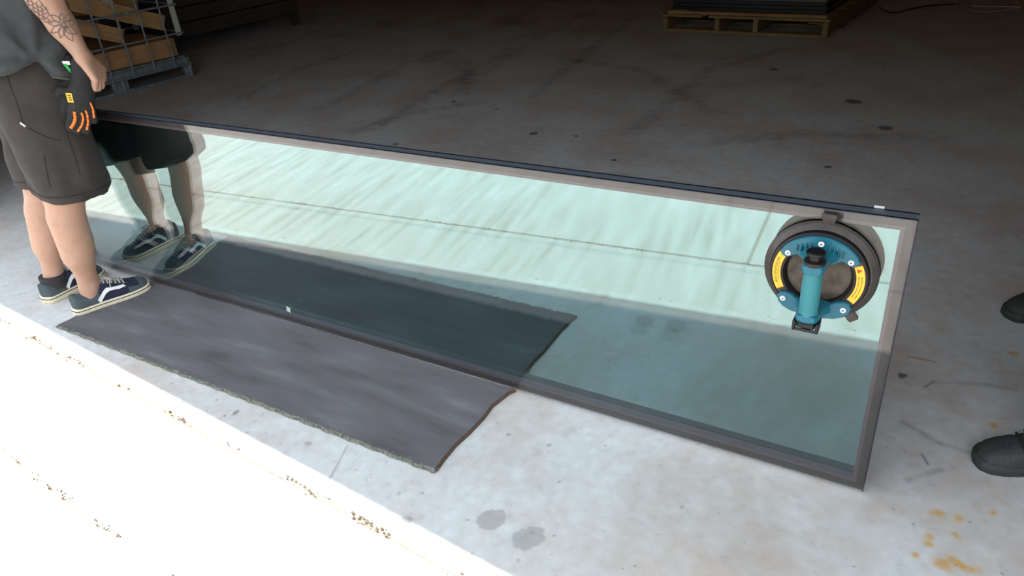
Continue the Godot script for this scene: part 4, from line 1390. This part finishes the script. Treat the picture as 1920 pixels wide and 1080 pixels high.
	f.shape(func(p: Vector3, d: float) -> float:
		var fold := 0.010 * sin(p.y * 26.0 + (p.x - p.z) * 22.0 + 4.0 * nz.get_noise_3dv(p * 3.0)) * clampf((0.75 - p.y) * 3.0, 0.3, 1.0)
		fold += 0.016 * nz.get_noise_3dv(p * 2.2)
		return maxf(d - fold, maxf(short_hem.call(p) - p.y, p.y - 0.98)))
	mb = MB.new()
	f.add_to(mb)
	for i in mb.v.size():
		mb.v[i] -= o
	var sh := part("shorts", mb, M.shorts, t)
	sh.set_meta("label", "dark grey-brown knee-length shorts")
	for ln in [[[12, 138], [18, 158], [30, 190], [38, 215], [43, 233]], [[52, 240], [75, 252], [95, 260], [114, 264]], [[122, 244], [132, 272], [142, 300], [150, 328]], [[82, 292], [88, 325], [94, 352]]]:
		var pts := []
		for i in ln.size() - 1:
			for k in 5:
				var hp = march(f, lerpf(ln[i][0], ln[i + 1][0], k / 4.0), lerpf(ln[i][1], ln[i + 1][1], k / 4.0))
				if hp != null and (pts.is_empty() or (hp - o).distance_to(pts[-1]) > 0.002):
					pts.append(hp - o)
		if pts.size() > 2:
			mb = MB.new()
			mb.tube(pts, 0.0014, 4)
			part("seam", mb, M.seam, sh)
	var zp = march(f, 44, 233)
	if zp != null:
		var zipm := MB.new()
		zipm.tube([zp - o + Vector3(-0.006, 0.006, 0.002), zp - o + Vector3(0.006, -0.006, 0.004)], 0.0035, 8)
		part("zip_pull", zipm, M.pale_steel, sh)
	for q in [rh, lh]:
		var line := f.hem_line(q, short_hem, 0.03)
		mb = MB.new()
		for i in line.size():
			line[i] -= o
		mb.tube(line, 0.0012, 4)
		part("hem_stitch", mb, M.seam, sh)
	# shirt
	f = Field.new(Vector3(-2.1, 0.72, -3.0), Vector3(-1.05, 1.56, -1.95), 0.012)
	f.bone(pp(42, 128, 0.17), pp(-25, -190, 0.14), 0.14, 0.135, 0.05)
	f.bone(pp(36, 128, -0.03), pp(-25, -190, -0.04), 0.135, 0.135, 0.05)
	f.bone(pp(72, 132, 0.18), pp(10, -60, 0.15), 0.09, 0.09, 0.05)
	f.bone(pel + Vector3(0, 0.2, 0) + fwd * 0.02, pel, 0.135, 0.148, 0.05)
	f.bone(r_hip.lerp(l_hip, 0.1) + Vector3(0, 0.2, 0), r_hip, 0.115, 0.128, 0.05)
	f.bone(r_hip - fwd * 0.05 + Vector3(0, 0.1, 0), r_hip - fwd * 0.05, 0.115, 0.122, 0.05)
	f.bone(r_sh, r_sh.lerp(r_el, 0.72), 0.085, 0.095, 0.03)
	f.bone(l_sh, l_sh.lerp(l_el, 0.72), 0.085, 0.095, 0.03)
	f.bone(r_sh, l_sh, 0.075, 0.075, 0.05)
	var s_mid := pp(42, 118, 0.1)
	var pts_h := [pp(104, 146, 0.2), pp(76, 142, 0.22), pp(54, 108, 0.22), pp(28, 120, 0.22), pp(0, 136, 0.21)]
	var shirt_hem := func(p: Vector3) -> float:
		var u := (p - s_mid).dot(fwd)
		var a: Vector3 = pts_h[0]
		if u >= (a - s_mid).dot(fwd):
			return a.y
		for k in 4:
			var q0: Vector3 = pts_h[k]
			var q1: Vector3 = pts_h[k + 1]
			var u0 := (q0 - s_mid).dot(fwd)
			var u1 := (q1 - s_mid).dot(fwd)
			if u <= u0 and u >= u1:
				return lerpf(q0.y, q1.y, (u0 - u) / maxf(u0 - u1, 1e-5))
		return pts_h[4].y
	var crease := pp(52, 100, 0.28)
	f.shape(func(p: Vector3, d: float) -> float:
		# long drag folds that run down to where the cloth is caught at the hip
		var q := p - crease
		var ang := atan2(q.dot(fwd), q.y + 0.02)
		var near_c := exp(-q.length_squared() / 0.05)
		var fold := 0.016 * sin(ang * 7.0 + 2.0 * nz.get_noise_3dv(p * 2.0)) * near_c + 0.008 * sin((p.x + p.z) * 22.0 + p.y * 12.0 + 5.0 * nz.get_noise_3dv(p * 2.0)) + 0.014 * nz.get_noise_3dv(p * 2.6 + Vector3(9, 0, 0))
		return maxf(d - 0.8 * fold - 0.006, shirt_hem.call(p) - p.y))
	mb = MB.new()
	f.add_to(mb)
	for i in mb.v.size():
		mb.v[i] -= o
	var st := part("t_shirt", mb, M.shirt, t)
	st.set_meta("label", "faded blue-grey cotton t-shirt")
	var hl := f.hem_line(s_mid, shirt_hem, 0.004)
	for i in hl.size():
		hl[i] -= o
	mb = MB.new()
	mb.tube(hl, 0.0045, 6)
	part("shirt_hem", mb, M.hem, st)
	# sock that shows above the left shoe
	mb = MB.new()
	var rings := []
	for i in 5:
		var ring := PackedVector3Array()
		var c := l_ank - fwd * 0.01 + Vector3(0, -0.04 + 0.012 * i, 0)
		for k in 20:
			var a := TAU * k / 20
			ring.append(c + Vector3(cos(a) * 0.046, 0, sin(a) * 0.046) - o)
		rings.append(ring)
	mb.loft(rings)
	part("sock", mb, M.sock, t)
	# tattoo: line flower and scale pattern on the forearm, lying on the skin
	var arm := Field.new(r_wr.min(r_el) - Vector3.ONE * 0.06, r_wr.max(r_el) + Vector3.ONE * 0.06, 0.006)
	arm.chain([r_sh, r_el, r_el.lerp(r_wr, 0.28), r_el.lerp(r_wr, 0.62), r_wr], [0.052, 0.043, 0.045, 0.037, 0.028], 0.03)
	var lines := []
	var petal := func(cx: float, cy: float, ang: float, ln: float, wd: float):
		for sgn in [-1.0, 1.0]:
			var l := []
			for i in 9:
				var q := i / 8.0
				var v := Vector2(q * ln, sgn * wd * sin(PI * pow(q, 0.8))).rotated(ang)
				l.append(Vector2(cx, cy) + v)
			lines.append(l)
	for q in [[120, 52, 1.0, 30, 7], [121, 52, 0.45, 27, 6], [117, 50, 1.75, 22, 6], [114, 48, 2.5, 24, 6], [112, 45, 3.2, 22, 5], [113, 41, -2.55, 22, 5], [117, 38, -1.8, 13, 4], [124, 40, -1.1, 16, 5], [129, 45, -0.4, 12, 5]]:
		petal.call(q[0], q[1], q[2], q[3], q[4])
	petal.call(116.0, 52.0, -1.1, 14.0, 4.0)
	petal.call(122.0, 54.0, -1.9, 14.0, 4.0)
	for r in 4:
		for k in 5:
			var cx := 46.0 + k * 9.0 + r * 1.5
			var cy := -8.0 + r * 7.5 + k * 5.5
			if r == 3 and k < 1:
				continue
			var l := []
			for i in 7:
				var a := PI * i / 6.0
				l.append(Vector2(cx + 5.0 * cos(a), cy + 5.5 * sin(a)))
			lines.append(l)
	lines.append([Vector2(72, 0), Vector2(80, 10), Vector2(88, 20), Vector2(93, 30)])
	lines.append([Vector2(78, 33), Vector2(82, 31), Vector2(86, 37), Vector2(90, 36), Vector2(94, 42), Vector2(98, 44)])
	mb = MB.new()
	for l in lines:
		var pts := []
		for q in l:
			var d := ray(q.x, q.y).normalized()
			var s := ((r_wr - eye).dot(d)) - 0.5
			var hit := false
			for it in 70:
				var p := eye + d * s
				var dd := minf(arm.sample(p), 0.05)
				if dd < 0.0006:
					hit = true
					pts.append(p - o - d * 0.0004)
					break
				s += maxf(dd * 0.7, 0.0004)
			if not hit:
				break
		if pts.size() > 1:
			mb.tube(pts, 0.0011, 4)
	if mb.v.size():
		var tt := part("tattoo", mb, M.tattoo, t)
		tt.set_meta("label", "dark line flower and scale tattoo")
	# pocket zip pull and red tab on the shorts
	part("red_tab", quick_box(Vector3(0.012, 0.022, 0.004), pp(3, 156, 0.262) - o, 0.001), M.red, t)
	make_shoe("skate_shoe", "navy suede skate shoe with white side stripe, standing on the carpet strip", r_heel + Vector3(0, 0.001, 0), r_toe + Vector3(0, 0.001, 0), t, true)
	make_shoe("skate_shoe", "navy suede skate shoe with dark sock, standing on bare concrete by the glass", l_heel, l_toe, t, true)
	build_gloves()

func build_gloves():
	var nn := -Vector3(pbase.x, 0, pbase.z).normalized()
	for g in 2:
		var off := 0.315 if g == 0 else 0.275
		var org := pp(150, 160, off)
		var ex := (pp(190, 160, off) - org).normalized()
		var ey := Vector3.UP
		var xf := Transform3D(Basis(ex, ey, nn), org)
		var t := thing("work_glove", "black work glove with orange finger strips hanging from the hand" if g == 0 else "plain black work glove hanging behind the orange-striped glove", "glove", xf, "pair of gloves")
		var k := func(px: float, py: float) -> Vector3:
			var p := xf.affine_inverse() * pp(px, py, off)
			if g == 1:
				p += Vector3(-0.022, 0.01, 0)
			return p
		var f := Field.new(Vector3(-0.16, -0.26, -0.06), Vector3(0.14, 0.16, 0.06), 0.005)
		# cuff, palm
		f.bone(k.call(147, 118), k.call(150, 165), 0.02, 0.026, 0.02)
		f.bone(k.call(162, 132), k.call(160, 165), 0.016, 0.022, 0.02)
		f.bone(k.call(140, 172), k.call(138, 205), 0.02, 0.018, 0.02)
		f.bone(k.call(152, 170), k.call(152, 205), 0.02, 0.018, 0.02)
		f.bone(k.call(163, 168), k.call(165, 200), 0.018, 0.016, 0.02)
		# fingers fanned out below
		var ends := [[137, 206, 131, 240], [149, 208, 145, 246], [158, 200, 162, 246], [166, 188, 176, 226]]
		for e in ends:
			f.bone(k.call(e[0], e[1]), k.call(e[2], e[3]), 0.0155, 0.0125, 0.006)
		f.bone(k.call(133, 176), k.call(116, 168), 0.015, 0.012, 0.008)
		f.bone(k.call(116, 168), k.call(108, 176), 0.012, 0.011, 0.008)
		var mb := MB.new()
		f.add_to(mb)
		part("glove_body", mb, M.glove, t)
		if g == 1:
			continue
		var strips := [[[138, 207], [140, 220], [137, 230], [131, 239]], [[151, 209], [155, 220], [152, 233], [144, 245]], [[155, 198], [162, 212], [164, 228], [161, 242]], [[158, 184], [167, 190], [173, 203], [175, 220]]]
		for s in strips:
			var sm := MB.new()
			for i in s.size() - 1:
				for q in 2:
					var a: Vector3 = k.call(lerpf(s[i][0], s[i + 1][0], q / 2.0 + 0.03), lerpf(s[i][1], s[i + 1][1], q / 2.0 + 0.03))
					var b: Vector3 = k.call(lerpf(s[i][0], s[i + 1][0], q / 2.0 + 0.47), lerpf(s[i][1], s[i + 1][1], q / 2.0 + 0.47))
					var zz := Vector3(0, 0, 0.0165)
					sm.tube([a + zz, b + zz], 0.0035 if s[0][0] != 138 else 0.0048, 6)
			var sp := part("finger_strip", sm, M.orange, t)
			sp.set_meta("label", "orange rubber finger strip")
		var tg: Vector3 = k.call(129, 181)
		var tagp := part("size_tag", quick_box(Vector3(0.016, 0.03, 0.002), tg + Vector3(0, 0, 0.021), 0.0005, Basis(Vector3.BACK, -0.1)), M.yellow, t)
		for dy in [-0.007, 0.0, 0.007]:
			part("tag_print", quick_box(Vector3(0.008, 0.003, 0.0006), tg + Vector3(0, dy, 0.0224), 0.0), M.ink, tagp)
		part("cuff_patch", quick_box(Vector3(0.034, 0.05, 0.004), k.call(144, 190) + Vector3(0, 0, 0.018), 0.002, Basis(Vector3.BACK, -0.2)), M.black, t)
	# white and green tag that pokes out above the gloves
	var p := pp(126, 123, 0.31)
	var c := thing("belt_tag", "small white and green tag sticking out above the gloves", "tag", Transform3D(Basis((pp(136, 123, 0.31) - p).normalized(), Vector3.UP, nn), p))
	part("tag_top", quick_box(Vector3(0.02, 0.012, 0.003), Vector3(0, 0.008, 0), 0.001), M.white, c)
	var mb := MB.new()
	mb.prism(PackedVector2Array([Vector2(-0.011, 0.006), Vector2(0.002, -0.024), Vector2(0.009, -0.024), Vector2(0.0, 0.006)]), -0.001, 0.002, 0.0005)
	part("tag_ribbon", mb, M.green, c)

func build_person_right():
	var o := Vector3(1.75, 0, -1.5)
	var t := thing("person", "second person whose dark shoe tips stand beside the right end of the glass", "person", at(o))
	var a_toe := fl(1828, 885) + Vector3(0.012, 0, -0.03)
	var b_toe := fl(1880, 600) + Vector3(0.012, 0, -0.01)
	var fd := Vector3(-0.96, 0, -0.22).normalized()
	var a_heel := a_toe - fd * 0.29
	var fd2 := Vector3(-0.98, 0, 0.05).normalized()
	var b_heel := b_toe - fd2 * 0.29
	var mb := MB.new()
	var ank := [a_heel.lerp(a_toe, 0.25) + Vector3(0, 0.09, 0), b_heel.lerp(b_toe, 0.25) + Vector3(0, 0.09, 0)]
	var mid: Vector3 = (ank[0] + ank[1]) / 2
	mid.y = 0
	var sd := Vector3(ank[1].x - ank[0].x, 0, ank[1].z - ank[0].z).normalized()
	var hips := [mid - sd * 0.1 + Vector3(0.03, 0.92, 0), mid + sd * 0.1 + Vector3(0.03, 0.92, 0)]
	var knees := [ank[0].lerp(hips[0], 0.48) + fd * 0.03, ank[1].lerp(hips[1], 0.48) + fd * 0.03]
	var chest := mid + Vector3(0.02, 1.3, 0)
	var sh := [chest + Vector3(0, 0.1, 0) - sd * 0.19, chest + Vector3(0, 0.1, 0) + sd * 0.19]
	var f := Field.new(mid + Vector3(-0.6, -0.01, -0.6), mid + Vector3(0.6, 1.62, 0.6), 0.02)
	for i in 2:
		f.chain([ank[i], knees[i], hips[i]], [0.04, 0.055, 0.08], 0.03)
		var el: Vector3 = sh[i] + Vector3(0, -0.29, 0) + sd * (0.05 if i else -0.05)
		var wr: Vector3 = el + Vector3(0, -0.22, 0) + fd * 0.12
		f.chain([sh[i], el, wr], [0.052, 0.042, 0.028], 0.03)
		hand(mb, wr, Vector3(0, -1, 0) + fd * 0.4, sd, 0.4, 1.0)
	f.bone(hips[0], hips[1], 0.09, 0.09, 0.05)
	f.bone(mid + Vector3(0, 0.95, 0), chest, 0.12, 0.14, 0.05)
	f.bone(sh[0], sh[1], 0.06, 0.06, 0.05)
	var nk := chest + Vector3(0, 0.18, 0)
	f.bone(chest, nk, 0.08, 0.055, 0.04)
	f.add_to(mb)
	head(mb, nk, nk + Vector3(0, 0.25, 0), fd)
	for i in mb.v.size():
		mb.v[i] -= o
	part("body", mb, M.skin, t)
	var parts := [["trousers", M.trouser, 0.06, 1.0], ["jumper", M.trouser, 0.9, 1.5]]
	for q in parts:
		f = Field.new(mid + Vector3(-0.45, q[2], -0.45), mid + Vector3(0.45, q[3], 0.45), 0.018)
		if q[0] == "trousers":
			for i in 2:
				f.chain([ank[i], knees[i], hips[i]], [0.075, 0.085, 0.11], 0.03)
			f.bone(hips[0], hips[1], 0.115, 0.115, 0.05)
		else:
			f.bone(mid - sd * 0.06 + Vector3(0, 0.95, 0), chest - sd * 0.07, 0.14, 0.15, 0.05)
			f.bone(mid + sd * 0.06 + Vector3(0, 0.95, 0), chest + sd * 0.07, 0.14, 0.15, 0.05)
			for i in 2:
				f.bone(sh[i], sh[i] + Vector3(0, -0.2, 0) + sd * (0.04 if i else -0.04), 0.08, 0.08, 0.03)
			f.bone(sh[0], sh[1], 0.075, 0.075, 0.05)
		var lo: float = q[2] + 0.02
		var hi: float = q[3]
		f.shape(func(p: Vector3, d: float) -> float: return maxf(d, maxf(lo - p.y, p.y - hi + 0.04)))
		mb = MB.new()
		f.add_to(mb)
		for i in mb.v.size():
			mb.v[i] -= o
		part(q[0], mb, q[1], t)
	var hm := hair(nk + Vector3(0, 0.25, 0), nk, fd)
	for i in hm.v.size():
		hm.v[i] -= o
	part("hair", hm, M.hair, t)
	make_shoe("work_shoe", "dark scuffed work shoe standing near the orange rust spots", a_heel, a_toe, t, false)
	make_shoe("work_shoe", "dark work shoe set further inside the hall, away from the rust spots", b_heel, b_toe, t, false)

func _ready():
	# camera
	var cam := Camera3D.new()
	cam.name = "camera"
	add_child(cam)
	cam.transform = Transform3D(Basis(cam_r, cam_u, -cam_f).orthonormalized(), eye)
	cam.fov = rad_to_deg(2.0 * atan(540.0 / FPX))
	cam.near = 0.05
	cam.far = 200.0
	cam.current = true
	# sky and exposure
	var env := Environment.new()
	env.tonemap_mode = Environment.TONE_MAPPER_LINEAR
	env.tonemap_exposure = 1.0
	env.sdfgi_enabled = true
	env.ssao_enabled = true
	env.ssil_enabled = true
	env.background_mode = Environment.BG_SKY
	var sky := ProceduralSkyMaterial.new()
	sky.sky_top_color = Color(0.70, 0.745, 0.80)
	sky.sky_horizon_color = Color(0.95, 0.94, 0.93)
	sky.ground_bottom_color = Color(0.3, 0.28, 0.25)
	sky.ground_horizon_color = Color(0.45, 0.43, 0.4)
	sky.sky_energy_multiplier = 2.25
	sky.sun_angle_max = 1.0
	env.sky = Sky.new()
	env.sky.sky_material = sky
	var we := WorldEnvironment.new()
	we.name = "environment"
	we.environment = env
	add_child(we)
	# sun: the canopy's lower front edge throws the shadow line that crosses the sill
	var sun := DirectionalLight3D.new()
	sun.name = "sun"
	add_child(sun)
	var towards := (fo * (CANOPY_W + 0.81) + Vector3(0, HEADER_H, 0) - fs * 0.7).normalized()
	sun.look_at_from_position(towards * 10.0, Vector3.ZERO, Vector3.FORWARD)
	sun.light_color = Color(1.0, 0.97, 0.92)
	sun.light_energy = 3.4
	sun.light_angular_distance = 0.53
	sun.shadow_enabled = true
	rng.seed = 3
	make_materials()
	build_setting()
	build_glass()
	build_lifter()
	build_carpet()
	build_person_left()
	build_person_right()
	build_cage()
	build_crate()
	build_pallet()
	build_straps()
